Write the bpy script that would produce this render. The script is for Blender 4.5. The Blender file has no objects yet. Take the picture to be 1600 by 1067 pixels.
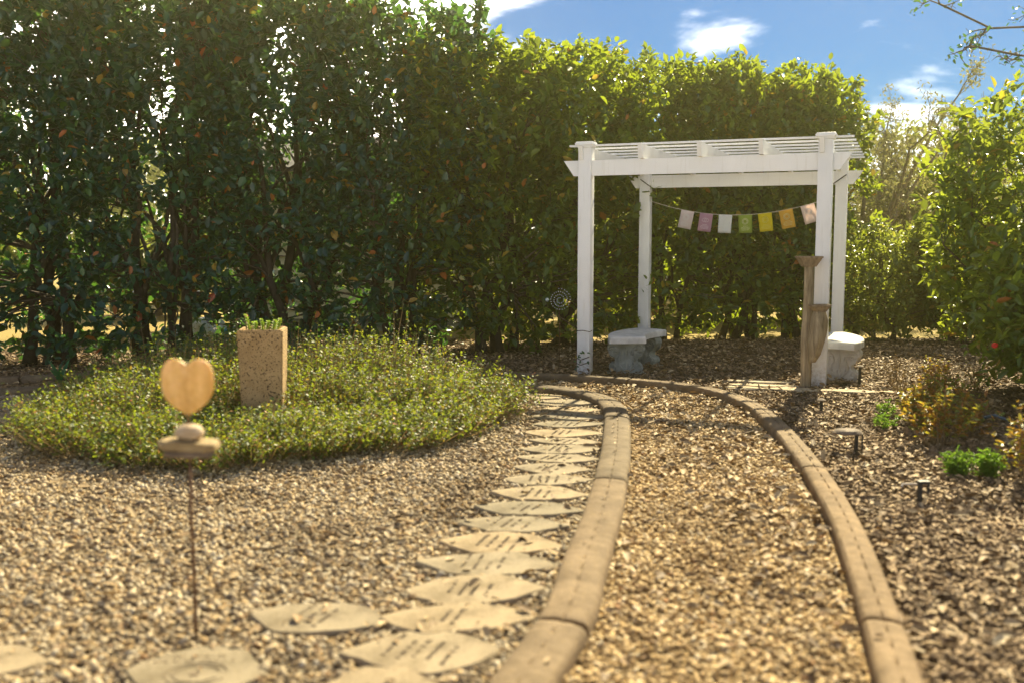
import bpy, bmesh, math, random
import numpy as np
from mathutils import Vector, Matrix, noise as mnoise
R = math.radians
sc = bpy.context.scene
COL = sc.collection

# ------------------------------------------------------------------ camera
cam_d = bpy.data.cameras.new('camera')
cam = bpy.data.objects.new('camera', cam_d); COL.objects.link(cam)
cam.location = (0, 0, 1.28); cam.rotation_euler = (R(90-5.73), 0, 0)
cam_d.lens = 35; cam_d.sensor_width = 36; cam_d.clip_start = .05; cam_d.clip_end = 2000
cam_d.dof.use_dof = True; cam_d.dof.focus_distance = 10.2; cam_d.dof.aperture_fstop = 1.6
sc.camera = cam
# ------------------------------------------------------------------ sky, sun, exposure
SUN_AZ, SUN_EL = 23.0, 39.5
w = bpy.data.worlds.new('World'); sc.world = w; w.use_nodes = True
nt = w.node_tree; nt.nodes.clear()
def wn(t, **k):
    n = nt.nodes.new(t)
    for a, b in k.items(): setattr(n, a, b)
    return n
def wl(a, b): nt.links.new(a, b)
def wmath(op, a, b=None, c=None, clamp=False):
    n = wn('ShaderNodeMath', operation=op, use_clamp=clamp)
    for i, v in enumerate((a, b, c)):
        if v is None: continue
        if isinstance(v, (int, float)): n.inputs[i].default_value = v
        else: wl(v, n.inputs[i])
    return n.outputs[0]
sky = wn('ShaderNodeTexSky', sky_type='NISHITA')
sky.sun_disc = False; sky.sun_elevation = R(SUN_EL); sky.sun_rotation = R(SUN_AZ)
sky.air_density = 1.0; sky.dust_density = .2; sky.ozone_density = 3.0
tint = wn('ShaderNodeMix', data_type='RGBA', blend_type='MULTIPLY'); tint.inputs['Factor'].default_value = 1
wl(sky.outputs[0], tint.inputs['A']); tint.inputs['B'].default_value = (.002, .175, .345, 1)
tc = wn('ShaderNodeTexCoord'); sep = wn('ShaderNodeSeparateXYZ'); wl(tc.outputs['Generated'], sep.inputs[0])
zz = wmath('ADD', wmath('MAXIMUM', sep.outputs[2], 0.0), .10)
comb = wn('ShaderNodeCombineXYZ')
wl(wmath('DIVIDE', sep.outputs[0], zz), comb.inputs[0]); wl(wmath('DIVIDE', sep.outputs[1], zz), comb.inputs[1])
nz = wn('ShaderNodeTexNoise'); nz.inputs['Scale'].default_value = 1.3; nz.inputs['Detail'].default_value = 9
nz.inputs['Roughness'].default_value = .58; nz.inputs['Distortion'].default_value = .35
wl(comb.outputs[0], nz.inputs['Vector'])
nz2 = wn('ShaderNodeTexNoise'); nz2.inputs['Scale'].default_value = 9; nz2.inputs['Detail'].default_value = 6
wl(tc.outputs['Generated'], nz2.inputs['Vector'])
def blob(az, el, rad, soft):
    d = (math.sin(R(az))*math.cos(R(el)), math.cos(R(az))*math.cos(R(el)), math.sin(R(el)))
    n = wn('ShaderNodeVectorMath', operation='DISTANCE'); wl(tc.outputs['Generated'], n.inputs[0]); n.inputs[1].default_value = d
    mr = wn('ShaderNodeMapRange', interpolation_type='SMOOTHSTEP')
    wl(n.outputs['Value'], mr.inputs['Value'])
    mr.inputs['From Min'].default_value = rad; mr.inputs['From Max'].default_value = rad+soft
    mr.inputs['To Min'].default_value = 1; mr.inputs['To Max'].default_value = 0
    return mr.outputs[0]
bank = blob(-24, 5, .26, .24)            # the bright cloud bank behind the hedge
puff = blob(21.5, 5.8, .01, .07)         # cumulus above the bare tree
wisp = blob(11, 12.2, .01, .07)
low = wn('ShaderNodeMapRange', interpolation_type='SMOOTHSTEP'); wl(sep.outputs[2], low.inputs['Value'])
low.inputs['From Min'].default_value = .0; low.inputs['From Max'].default_value = .16
low.inputs['To Min'].default_value = .20; low.inputs['To Max'].default_value = 0
cov = wmath('ADD', nz.outputs[0], wmath('MULTIPLY', bank, .5))
cov = wmath('ADD', cov, wmath('MULTIPLY', puff, .13)); cov = wmath('ADD', cov, wmath('MULTIPLY', wisp, .16))
clear = blob(16, 15, .17, .24)            # the clear blue part of the sky
cov = wmath('SUBTRACT', cov, wmath('MULTIPLY', clear, .105)); cov = wmath('ADD', cov, low.outputs[0]); cov = wmath('ADD', cov, wmath('MULTIPLY', nz2.outputs[0], .16))
cr = wn('ShaderNodeMapRange', interpolation_type='SMOOTHSTEP'); wl(cov, cr.inputs['Value'])
cr.inputs['From Min'].default_value = .56; cr.inputs['From Max'].default_value = .93
mix = wn('ShaderNodeMix', data_type='RGBA')
wl(cr.outputs[0], mix.inputs['Factor']); wl(tint.outputs['Result'], mix.inputs['A']); mix.inputs['B'].default_value = (27, 25.4, 23, 1)
bg = wn('ShaderNodeBackground'); wl(mix.outputs['Result'], bg.inputs['Color']); bg.inputs['Strength'].default_value = .075
wo = wn('ShaderNodeOutputWorld'); wl(bg.outputs[0], wo.inputs[0])
sun_d = bpy.data.lights.new('sun', 'SUN'); sun = bpy.data.objects.new('sun', sun_d); COL.objects.link(sun)
sun_d.energy = 4.6; sun_d.angle = R(.53); sun_d.color = (1.0, .87, .56)
sun.location = (6, 14, 12)
sun.rotation_euler = Vector((-math.sin(R(SUN_AZ))*math.cos(R(SUN_EL)), -math.cos(R(SUN_AZ))*math.cos(R(SUN_EL)), -math.sin(R(SUN_EL)))).to_track_quat('-Z', 'Y').to_euler()
sc.view_settings.view_transform = 'Standard'; sc.view_settings.look = 'None'
sc.view_settings.gamma = 1; sc.view_settings.use_curve_mapping = False
sc.view_settings.exposure = 1.7
sc.render.engine = 'CYCLES'
sc.cycles.use_denoising = True; sc.cycles.max_bounces = 8; sc.cycles.diffuse_bounces = 4
sc.cycles.transmission_bounces = 6; sc.cycles.transparent_max_bounces = 8; sc.cycles.volume_bounces = 0
sc.cycles.sample_clamp_indirect = 6; sc.cycles.caustics_reflective = False; sc.cycles.caustics_refractive = False

# ------------------------------------------------------------------ materials
class NT:
    def __init__(s, name):
        s.m = bpy.data.materials.new(name); s.m.use_nodes = True; s.t = s.m.node_tree; s.t.nodes.clear()
        s.out = s.n('ShaderNodeOutputMaterial'); s.p = s.n('ShaderNodeBsdfPrincipled'); s.l(s.p.outputs[0], s.out.inputs[0])
    def n(s, t, **k):
        n = s.t.nodes.new(t)
        for a, b in k.items(): setattr(n, a, b)
        return n
    def l(s, a, b): s.t.links.new(a, b)
    def noise(s, scale, detail=4, rough=.55, vec=None):
        n = s.n('ShaderNodeTexNoise'); n.inputs['Scale'].default_value = scale; n.inputs['Detail'].default_value = detail
        n.inputs['Roughness'].default_value = rough
        if vec is None: vec = s.n('ShaderNodeTexCoord').outputs['Object']
        s.l(vec, n.inputs['Vector']); return n.outputs[0]
    def ramp(s, fac, stops, interp='LINEAR'):
        r = s.n('ShaderNodeValToRGB'); s.l(fac, r.inputs[0]); e = r.color_ramp.elements; r.color_ramp.interpolation = interp
        while len(e) < len(stops): e.new(.5)
        for i, (p, c) in enumerate(stops): e[i].position = p; e[i].color = (*c, 1)
        return r.outputs[0]
    def bump(s, h, strength=.4, dist=.01):
        b = s.n('ShaderNodeBump'); b.inputs['Strength'].default_value = strength; b.inputs['Distance'].default_value = dist
        s.l(h, b.inputs['Height']); s.l(b.outputs[0], s.p.inputs['Normal']); return b
    def mixc(s, f, a, b, blend='MIX'):
        m = s.n('ShaderNodeMix', data_type='RGBA', blend_type=blend)
        if isinstance(f, (int, float)): m.inputs['Factor'].default_value = f
        else: s.l(f, m.inputs['Factor'])
        for k, v in (('A', a), ('B', b)):
            if isinstance(v, tuple): m.inputs[k].default_value = (*v, 1)
            else: s.l(v, m.inputs[k])
        return m.outputs['Result']
def M_noise(name, c1, c2, scale, rough=.8, bump=.3, bscale=None, bdist=.01, detail=5, spec=.3):
    t = NT(name); f = t.noise(scale, detail)
    t.l(t.ramp(f, [(.3, c1), (.7, c2)]), t.p.inputs['Base Color']); t.p.inputs['Roughness'].default_value = rough
    t.p.inputs['Specular IOR Level'].default_value = spec
    if bump: t.bump(t.noise(bscale or scale*4, 4), bump, bdist)
    return t.m
def M_leaf(name, stops, transl=.4, tcol=(.35, .5, .04), rough=.38, boost=1.0):
    t = NT(name); g = t.n('ShaderNodeNewGeometry')
    c = t.ramp(g.outputs['Random Per Island'], stops, 'CONSTANT')
    t.l(c, t.p.inputs['Base Color']); t.p.inputs['Roughness'].default_value = rough; t.p.inputs['Specular IOR Level'].default_value = .5
    tr = t.n('ShaderNodeBsdfTranslucent'); t.l(t.mixc(.55, c, tcol), tr.inputs[0])
    mx = t.n('ShaderNodeMixShader'); mx.inputs[0].default_value = transl
    t.l(t.p.outputs[0], mx.inputs[1]); t.l(tr.outputs[0], mx.inputs[2]); t.l(mx.outputs[0], t.out.inputs[0])
    return t.m
def M_island(name, stops, rough=.7, bump=0, spec=.3):
    t = NT(name); g = t.n('ShaderNodeNewGeometry')
    c = t.ramp(g.outputs['Random Per Island'], stops)
    c2 = t.mixc(t.ramp(t.noise(90, 3), [(.35, (0, 0, 0)), (.7, (.45, .45, .45))]), c, (.25, .17, .09))
    c2 = t.mixc(1, c2, t.ramp(t.noise(1.7, 6, .6), [(.34, (.66, .62, .57)), (.52, (1, 1, 1)), (.7, (1.1, 1.08, 1.04))]), 'MULTIPLY')
    t.l(c2, t.p.inputs['Base Color']); t.p.inputs['Roughness'].default_value = rough; t.p.inputs['Specular IOR Level'].default_value = spec
    return t.m

def hedge_stops(k=1.0):
    return [(0, (.007*k, .052*k, .044*k)), (.22, (.013*k, .078*k, .042*k)), (.48, (.009*k, .064*k, .056*k)),
            (.70, (.026*k, .10*k, .028*k)), (.88, (.055*k, .13*k, .020*k)), (.964, (.34, .21, .03)), (.983, (.38, .11, .025)), (.993, (.32, .05, .02))]
MAT = {
 'hedge': M_leaf('hedge_leaf', hedge_stops(.85), .24, (.26, .58, .05), .36),
 'hedge_lit': M_leaf('hedge_leaf_sunlit_tone', [(0, (.022, .075, .022)), (.25, (.04, .10, .022)), (.5, (.016, .07, .028)), (.7, (.07, .13, .022)), (.88, (.11, .16, .02)), (.964, (.36, .22, .03)), (.985, (.38, .11, .025))], .46, (.54, .64, .02), .36),  # sunlit yellow-green put into the leaf colour of the right-hand shrubs
 'laurel': M_leaf('laurel_leaf', [(0, (.07, .14, .022)), (.3, (.11, .19, .028)), (.6, (.055, .115, .022)), (.85, (.16, .22, .03)), (.965, (.38, .22, .03)), (.99, (.4, .1, .03))], .48, (.52, .58, .04), .3),
 'lowhedge': M_leaf('low_hedge_leaf', [(0, (.09, .14, .025)), (.4, (.13, .18, .03)), (.75, (.07, .12, .02)), (.95, (.28, .2, .04))], .45, (.5, .55, .06), .35),
 'far': M_leaf('far_leaf', [(0, (.08, .12, .03)), (.4, (.12, .16, .035)), (.8, (.16, .17, .05))], .45, (.45, .5, .07), .5),
 'olive': M_leaf('olive_leaf', [(0, (.10, .115, .05)), (.5, (.14, .14, .06)), (.9, (.2, .16, .07))], .4, (.4, .38, .12), .5),
 'cover': M_leaf('cover_leaf', [(0, (.028, .065, .014)), (.30, (.055, .105, .016)), (.60, (.085, .13, .02)), (.82, (.18, .16, .03)), (.93, (.34, .16, .03)), (.975, (.36, .09, .03))], .42, (.50, .58, .03), .55),
 'nandina': M_leaf('nandina_leaf', [(0, (.32, .12, .03)), (.30, (.28, .19, .04)), (.42, (.13, .20, .03)), (.82, (.26, .08, .03))], .45, (.62, .46, .04), .4),
 'sprig': M_leaf('sprig_leaf', [(0, (.06, .16, .02)), (.5, (.10, .22, .025)), (.85, (.18, .22, .03))], .42, (.35, .58, .04), .4),
 'succ': M_leaf('succulent_leaf', [(0, (.22, .36, .04)), (.5, (.33, .40, .05)), (.85, (.42, .30, .06))], .4, (.5, .7, .05), .3),
 'flax': M_leaf('flax_leaf', [(0, (.015, .12, .03)), (.6, (.02, .16, .035))], .3, (.05, .4, .05), .35),
 'dry': M_leaf('dry_stem', [(0, (.26, .18, .09)), (.5, (.2, .13, .06))], .2, (.4, .28, .1), .7),
 'bark': M_noise('bark', (.030, .022, .017), (.085, .065, .048), 9, .9, .8, 26, .02),
 'twig': M_noise('twig_bark', (.05, .036, .026), (.14, .11, .085), 12, .9, .3, 40, .01),
 'greybark': M_noise('grey_bark', (.10, .08, .055), (.22, .18, .13), 10, .9, .4, 30, .01),
 'vinyl': M_noise('white_vinyl', (.80, .80, .79), (.86, .86, .85), 3, .38, .05, 60, .002, spec=.5),
 'black': M_noise('black_plastic', (.012, .012, .013), (.03, .03, .03), 20, .5, .1),
 'rust': M_noise('rusty_steel', (.06, .03, .018), (.17, .085, .04), 40, .75, .3, 120, .003),
 'patina': M_noise('weathered_concrete_dark', (.13, .15, .13), (.36, .38, .34), 7, .9, .35, 40, .01),
 'pale': M_noise('weathered_concrete_pale', (.42, .38, .33), (.64, .60, .54), 7, .88, .3, 40, .01),
 'seat': M_noise('seat_concrete', (.40, .40, .38), (.66, .65, .62), 9, .85, .25, 50, .008),
 'drift': None, 'rock': M_noise('pale_rock', (.34, .24, .14), (.58, .45, .30), 26, .7, .3, 70, .006),
 'slate': M_noise('flat_stone', (.10, .075, .055), (.22, .165, .12), 20, .8, .4, 70, .006),
 'ochre': M_noise('ochre_stone', (.20, .135, .06), (.36, .27, .14), 20, .8, .4, 70, .006),
 'soil': M_noise('soil', (.015, .011, .008), (.05, .036, .025), 60, .95, .8, 120, .01),
 'ink': M_noise('engraving', (.13, .098, .066), (.19, .145, .10), 50, .95, 0),
 'rope': M_noise('string', (.55, .48, .38), (.68, .6, .5), 50, .9, 0),
 'spin': M_noise('spinner_glass', (.28, .36, .34), (.55, .62, .60), 30, .25, 0, spec=.7),
 'siding': M_noise('pale_siding', (.56, .53, .36), (.64, .60, .42), 5, .6, .1, 90, .003),
 'trimw': M_noise('white_trim', (.7, .7, .68), (.78, .78, .76), 4, .5, .05),
 'roofing': M_noise('shingle_roof', (.10, .095, .09), (.19, .18, .17), 14, .9, .5, 60, .01),
 'hose': M_noise('hose_rubber', (.05, .09, .13), (.08, .13, .18), 20, .5, 0),
 'red': M_noise('red_petal', (.6, .02, .02), (.75, .04, .03), 30, .5, 0),
 'bluecloth': M_noise('blue_fabric', (.02, .25, .42), (.05, .38, .55), 9, .7, .2),
 'whitecloth': M_noise('white_fabric', (.6, .62, .6), (.75, .76, .74), 9, .7, .2),
}
def mat_vinyl():
    t = NT('white_vinyl'); tcn = t.n('ShaderNodeTexCoord'); sp = t.n('ShaderNodeSeparateXYZ'); t.l(tcn.outputs['Object'], sp.inputs[0])
    base = t.ramp(t.noise(3, 5), [(.3, (.80, .80, .78)), (.7, (.87, .865, .845))])
    mp = t.n('ShaderNodeMapping'); mp.inputs['Scale'].default_value = (30, 30, 2.5); t.l(tcn.outputs['Object'], mp.inputs[0])
    run = t.ramp(t.noise(1, 5, .6, mp.outputs[0]), [(.55, (1, 1, 1)), (.75, (.90, .885, .85))])
    mr = t.n('ShaderNodeMapRange'); t.l(sp.outputs[2], mr.inputs['Value']); mr.inputs['From Min'].default_value = .30; mr.inputs['From Max'].default_value = 0
    mu = t.n('ShaderNodeMath', operation='MULTIPLY'); t.l(mr.outputs[0], mu.inputs[0]); t.l(t.ramp(t.noise(38, 5, .7), [(.42, (0, 0, 0)), (.68, (1, 1, 1))]), mu.inputs[1])
    t.l(t.mixc(mu.outputs[0], t.mixc(1, base, run, 'MULTIPLY'), (.42, .33, .21)), t.p.inputs['Base Color']); t.p.inputs['Roughness'].default_value = .38
    return t.m
MAT['plain'] = MAT['vinyl']; MAT['vinyl'] = mat_vinyl()
def mat_wood(name, c1, c2):
    t = NT(name); tcn = t.n('ShaderNodeTexCoord'); mp = t.n('ShaderNodeMapping'); mp.inputs['Scale'].default_value = (14, 14, 1.3)
    t.l(tcn.outputs['Object'], mp.inputs[0])
    n1 = t.noise(3.2, 7, .62, mp.outputs[0])
    wv = t.n('ShaderNodeTexNoise'); wv.inputs['Scale'].default_value = 9; wv.inputs['Detail'].default_value = 5; wv.inputs['Distortion'].default_value = 2.5
    t.l(mp.outputs[0], wv.inputs['Vector'])
    t.l(t.ramp(n1, [(.3, c1), (.5, tuple((a+b)/2 for a, b in zip(c1, c2))), (.68, c2)]), t.p.inputs['Base Color'])
    t.p.inputs['Roughness'].default_value = .85; t.bump(wv.outputs[0], .7, .012); return t.m
MAT['drift'] = mat_wood('driftwood', (.15, .105, .06), (.52, .415, .26))
MAT['traywood'] = mat_wood('tray_wood', (.16, .11, .07), (.38, .29, .19))

def mat_stone(name, c1, c2):
    t = NT(name); f = t.noise(5, 6, .6); g = t.n('ShaderNodeObjectInfo')
    base = t.ramp(f, [(.3, c1), (.72, c2)])
    v = t.ramp(g.outputs['Random'], [(0, (.72, .74, .74)), (.5, (.98, .97, .95)), (1, (1.1, 1.02, .9))])
    v = t.mixc(1, v, t.ramp(t.noise(11, 6, .7), [(.36, (.74, .72, .68)), (.55, (1, 1, 1))]), 'MULTIPLY')
    sp = t.ramp(t.noise(120, 3, .7), [(.35, (.72, .7, .68)), (.55, (1, 1, 1))])
    t.l(t.mixc(1, t.mixc(1, base, v, 'MULTIPLY'), sp, 'MULTIPLY'), t.p.inputs['Base Color'])
    t.p.inputs['Roughness'].default_value = .88; t.p.inputs['Specular IOR Level'].default_value = .25; t.bump(t.noise(45, 6, .65), .35, .006); return t.m
MAT['paver'] = mat_stone('sandstone_paver', (.22, .178, .118), (.36, .295, .20))
MAT['slab'] = mat_stone('pale_slab', (.40, .33, .22), (.55, .47, .33))
MAT['kerb'] = mat_stone('stamped_concrete', (.15, .108, .065), (.27, .20, .125))

def mat_planter():
    t = NT('pitted_stone')
    pits = t.ramp(t.noise(70, 2, .5), [(.33, (0, 0, 0)), (.40, (1, 1, 1))]); pits2 = t.ramp(t.noise(140, 2, .5), [(.30, (0, 0, 0)), (.38, (1, 1, 1))])
    big = t.ramp(t.noise(26, 2, .5), [(.25, (0, 0, 0)), (.30, (1, 1, 1))])
    h = t.mixc(1, t.mixc(1, pits, pits2, 'MULTIPLY'), big, 'MULTIPLY')
    base = t.ramp(t.noise(8, 6, .65), [(.3, (.34, .21, .085)), (.7, (.50, .335, .155))])
    t.l(t.mixc(h, (.075, .042, .022), base), t.p.inputs['Base Color']); t.p.inputs['Roughness'].default_value = .9
    t.bump(h, .9, .008); return t.m
MAT['planter'] = mat_planter()
def mat_heart():
    t = NT('alabaster'); tcn = t.n('ShaderNodeTexCoord'); mp = t.n('ShaderNodeMapping'); mp.inputs['Scale'].default_value = (26, 5, 4)
    t.l(tcn.outputs['Object'], mp.inputs[0])
    streak = t.noise(1.0, 5, .6, mp.outputs[0]); fine = t.noise(60, 5, .7)
    c = t.ramp(streak, [(.30, (.34, .24, .11)), (.46, (.60, .48, .25)), (.62, (.74, .62, .37))])
    sx = t.n('ShaderNodeSeparateXYZ'); t.l(tcn.outputs['Object'], sx.inputs[0]); wob = t.noise(22, 4, .6)
    ad = t.n('ShaderNodeMath', operation='MULTIPLY_ADD'); t.l(wob, ad.inputs[0]); ad.inputs[1].default_value = .05; t.l(sx.outputs[0], ad.inputs[2])
    sb = t.n('ShaderNodeMath', operation='SUBTRACT'); t.l(ad.outputs[0], sb.inputs[0]); sb.inputs[1].default_value = .028
    ab = t.n('ShaderNodeMath', operation='ABSOLUTE'); t.l(sb.outputs[0], ab.inputs[0])
    band = t.ramp(ab.outputs[0], [(.0, (.62, .62, .62)), (.010, (.30, .30, .30)), (.022, (0, 0, 0))])
    c = t.mixc(t.mixc(1, band, t.ramp(t.noise(35, 4, .7), [(.35, (.1, .1, .1)), (.6, (1, 1, 1))]), 'MULTIPLY'), c, (.20, .125, .06))
    c = t.mixc(t.ramp(fine, [(.3, (.5, .5, .5)), (.6, (0, 0, 0))]), c, (.36, .22, .10))
    t.l(c, t.p.inputs['Base Color']); t.p.inputs['Roughness'].default_value = .55
    tr = t.n('ShaderNodeBsdfTranslucent'); t.l(t.mixc(.8, c, (1.0, .68, .10)), tr.inputs[0])
    mx = t.n('ShaderNodeMixShader'); mx.inputs[0].default_value = .30; t.l(t.p.outputs[0], mx.inputs[1]); t.l(tr.outputs[0], mx.inputs[2]); t.l(mx.outputs[0], t.out.inputs[0])
    t.p.inputs['Subsurface Weight'].default_value = .9; t.p.inputs['Subsurface Radius'].default_value = (1, .66, .25); t.p.inputs['Subsurface Scale'].default_value = .022
    t.bump(fine, .15, .003); return t.m
MAT['heart'] = mat_heart()

PEB = [(0, (0.110, 0.086, 0.058)), (.10, (0.304, 0.240, 0.155)), (.28, (0.478, 0.391, 0.260)), (.46, (0.552, 0.473, 0.333)), (.60, (0.405, 0.283, 0.144)), (.74, (0.515, 0.378, 0.202)), (.82, (0.230, 0.202, 0.159)), (.90, (0.607, 0.541, 0.412)), (1, (0.258, 0.146, 0.065))]
PEB2 = [(0, (0.162, 0.110, 0.056)), (.15, (0.418, 0.295, 0.149)), (.38, (0.580, 0.415, 0.204)), (.6, (0.673, 0.502, 0.260)), (.76, (0.313, 0.218, 0.111)), (.86, (0.742, 0.589, 0.353)), (.95, (0.766, 0.654, 0.446)), (1, (0.325, 0.153, 0.056))]
CHIP = [(0, (.09, .06, .035)), (.25, (.19, .13, .075)), (.5, (.26, .18, .105)), (.75, (.14, .095, .055)), (.9, (.33, .24, .145)), (1, (.42, .33, .21))]
LITTER = [(0, (.10, .06, .03)), (.3, (.24, .15, .07)), (.6, (.36, .25, .12)), (.85, (.45, .33, .18)), (1, (.55, .45, .28))]
MAT['peb'] = M_island('pebble_mix', PEB, .75, spec=.15); MAT['peb2'] = M_island('gold_pebble_mix', PEB2, .75, spec=.15)
MAT['chip'] = M_island('bark_chip', CHIP, .85); MAT['litter'] = M_island('leaf_litter', LITTER, .7)
def mat_ground(name, stops, scale, bump):
    t = NT(name); tcn = t.n('ShaderNodeTexCoord'); v = t.n('ShaderNodeTexVoronoi'); v.inputs['Scale'].default_value = scale
    t.l(tcn.outputs['Object'], v.inputs['Vector']); sp = t.n('ShaderNodeSeparateColor'); t.l(v.outputs['Color'], sp.inputs[0])
    c = t.ramp(sp.outputs[0], stops); edge = t.ramp(v.outputs['Distance'], [(.3, (1, 1, 1)), (.75, (.35, .3, .27))])
    lg = t.ramp(t.noise(1.1, 5), [(.3, (.75, .73, .7)), (.7, (1.1, 1.08, 1.05))])
    t.l(t.mixc(1, t.mixc(1, c, edge, 'MULTIPLY'), lg, 'MULTIPLY'), t.p.inputs['Base Color']); t.p.inputs['Roughness'].default_value = .95
    t.p.inputs['Specular IOR Level'].default_value = .15
    t.bump(v.outputs['Distance'], bump, .015); return t.m
MAT['g_gravel'] = mat_ground('gravel_base', [(p, tuple(x*.75 for x in c)) for p, c in PEB], 42, .9)
MAT['g_path'] = mat_ground('path_base', [(p, tuple(x*.75 for x in c)) for p, c in PEB2], 46, .9)
MAT['g_mulch'] = mat_ground('mulch_base', [(p, tuple(x*.8 for x in c)) for p, c in CHIP], 38, .9)
t = NT('dry_lawn'); f = t.noise(.5, 8, .65); fine = t.noise(40, 5, .8)
t.l(t.mixc(1, t.ramp(f, [(.3, (.34, .25, .05)), (.55, (.46, .33, .09)), (.75, (.26, .25, .05))]), t.ramp(fine, [(.3, (.6, .6, .6)), (.7, (1.15, 1.15, 1.1))]), 'MULTIPLY'), t.p.inputs['Base Color'])
t.p.inputs['Roughness'].default_value = .95; t.bump(fine, .8, .04); MAT['lawn'] = t.m

# ------------------------------------------------------------------ mesh helpers
class MB:
    def __init__(s): s.v = []; s.f = []
    def add(s, vs, fs):
        o = len(s.v); s.v += [tuple(p) for p in vs]; s.f += [tuple(i+o for i in q) for q in fs]; return s
    def box(s, c, d, rot=None, bev=0):
        hx, hy, hz = d[0]/2, d[1]/2, d[2]/2
        if bev <= 0:
            vs = [Vector((x, y, z)) for z in (-hz, hz) for x, y in ((-hx, -hy), (hx, -hy), (hx, hy), (-hx, hy))]
            fs = [(3, 2, 1, 0), (4, 5, 6, 7), (0, 1, 5, 4), (1, 2, 6, 5), (2, 3, 7, 6), (3, 0, 4, 7)]
        else:
            bm = bmesh.new(); bmesh.ops.create_cube(bm, size=1)
            for v in bm.verts: v.co = Vector((v.co.x*d[0], v.co.y*d[1], v.co.z*d[2]))
            bmesh.ops.bevel(bm, geom=bm.edges[:], offset=bev, segments=2, affect='EDGES', profile=.6)
            bm.verts.index_update(); vs = [v.co.copy() for v in bm.verts]; fs = [[v.index for v in f.verts] for f in bm.faces]; bm.free()
        if rot is not None: vs = [rot @ p for p in vs]
        return s.add([p+Vector(c) for p in vs], fs)
    def tube(s, pts, rad, n=6, cap=True):
        pts = [Vector(p) for p in pts]
        if isinstance(rad, (int, float)): rad = [rad]*len(pts)
        vs = []; fs = []
        up = Vector((.31, .17, .94)).normalized()
        for i, p in enumerate(pts):
            d = (pts[min(i+1, len(pts)-1)]-pts[max(i-1, 0)])
            d = d.normalized() if d.length > 1e-9 else Vector((0, 0, 1))
            a = d.cross(up)
            if a.length < .05: a = d.cross(Vector((1, 0, 0)))
            a.normalize(); b = d.cross(a)
            for k in range(n):
                t = 2*math.pi*k/n; vs.append(p+(a*math.cos(t)+b*math.sin(t))*rad[i])
        for i in range(len(pts)-1):
            for k in range(n): fs.append((i*n+k, i*n+(k+1) % n, (i+1)*n+(k+1) % n, (i+1)*n+k))
        if cap: fs.append(tuple(range(n))[::-1]); fs.append(tuple((len(pts)-1)*n+k for k in range(n)))
        return s.add(vs, fs)
    def lathe(s, prof, c=(0, 0, 0), n=20, sq=1):
        vs = []; fs = []
        for r, z in prof:
            for k in range(n):
                t = 2*math.pi*(k+.5)/n; vs.append((c[0]+r*math.cos(t), c[1]+r*math.sin(t)*sq, c[2]+z))
        for i in range(len(prof)-1):
            for k in range(n): fs.append((i*n+k, i*n+(k+1) % n, (i+1)*n+(k+1) % n, (i+1)*n+k))
        fs.append(tuple(range(n))[::-1]); fs.append(tuple((len(prof)-1)*n+k for k in range(n)))
        return s.add(vs, fs)
    def prism(s, outline, thick, mtx=None):
        n = len(outline); vs = [Vector((x, y, 0)) for x, y in outline]+[Vector((x, y, thick)) for x, y in outline]
        fs = [tuple(range(n))[::-1], tuple(range(n, 2*n))]+[(i, (i+1) % n, n+(i+1) % n, n+i) for i in range(n)]
        if mtx is not None: vs = [mtx @ v for v in vs]
        return s.add(vs, fs)
    def mesh(s, name, mat, smooth=None):
        me = bpy.data.meshes.new(name); me.from_pydata(s.v, [], s.f); me.materials.append(mat)
        me.update()
        if smooth:
            me.shade_smooth()
            if smooth is not True: me.set_sharp_from_angle(angle=R(smooth))
        return me
    def build(s, name, mat, parent=None, smooth=None, **props):
        return link(name, s.mesh(name, mat, smooth), parent, **props)
def link(name, data, parent=None, loc=None, **props):
    o = bpy.data.objects.new(name, data); COL.objects.link(o)
    if parent is not None: o.parent = parent
    if loc is not None: o.location = loc
    for k, v in props.items(): o[k] = v
    return o
def thing(name, label, cat, loc=(0, 0, 0), rz=0, group=None):
    o = link(name, None, None, loc, label=label, category=cat); o.rotation_euler = (0, 0, rz); o.empty_display_size = .1
    if group: o['group'] = group
    return o
def np_mesh(name, V, F, mat, smooth=False):
    me = bpy.data.meshes.new(name); n, m = len(V), len(F); k = F.shape[1]
    me.vertices.add(n); me.vertices.foreach_set('co', np.asarray(V, np.float32).ravel())
    me.loops.add(m*k); me.loops.foreach_set('vertex_index', F.astype(np.int32).ravel())
    me.polygons.add(m); me.polygons.foreach_set('loop_start', np.arange(0, m*k, k, dtype=np.int32))
    if smooth: me.polygons.foreach_set('use_smooth', np.ones(m, bool))
    me.materials.append(mat); me.update(calc_edges=True); me.validate(); return me
def unit(a): return a/np.maximum(np.linalg.norm(a, axis=1, keepdims=True), 1e-9)
LEAF = np.array([(0, 0, 0), (.32, .5, .10), (.72, .40, .03), (1, 0, -.14), (.72, -.40, .03), (.32, -.5, .10)], float)
LEAF_F = np.array([(0, 1, 2, 3), (0, 3, 4, 5)])
DIAM = np.array([(0, 0, 0), (.5, .5, .04), (1, 0, -.06), (.5, -.5, .04)], float); DIAM_F = np.array([(0, 1, 2, 3)])
def leaf_mesh(P, D, N, L, W, tmpl=LEAF, tf=LEAF_F):
    D = unit(D); S = unit(np.cross(N, D)); N2 = np.cross(D, S)
    V = P[:, None]+L[:, None, None]*(tmpl[None, :, 0:1]*D[:, None]+tmpl[None, :, 2:3]*N2[:, None])+W[:, None, None]*tmpl[None, :, 1:2]*S[:, None]
    n, k = len(P), len(tmpl)
    return V.reshape(-1, 3), (tf[None]+(np.arange(n)*k)[:, None, None]).reshape(-1, tf.shape[1])
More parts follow.
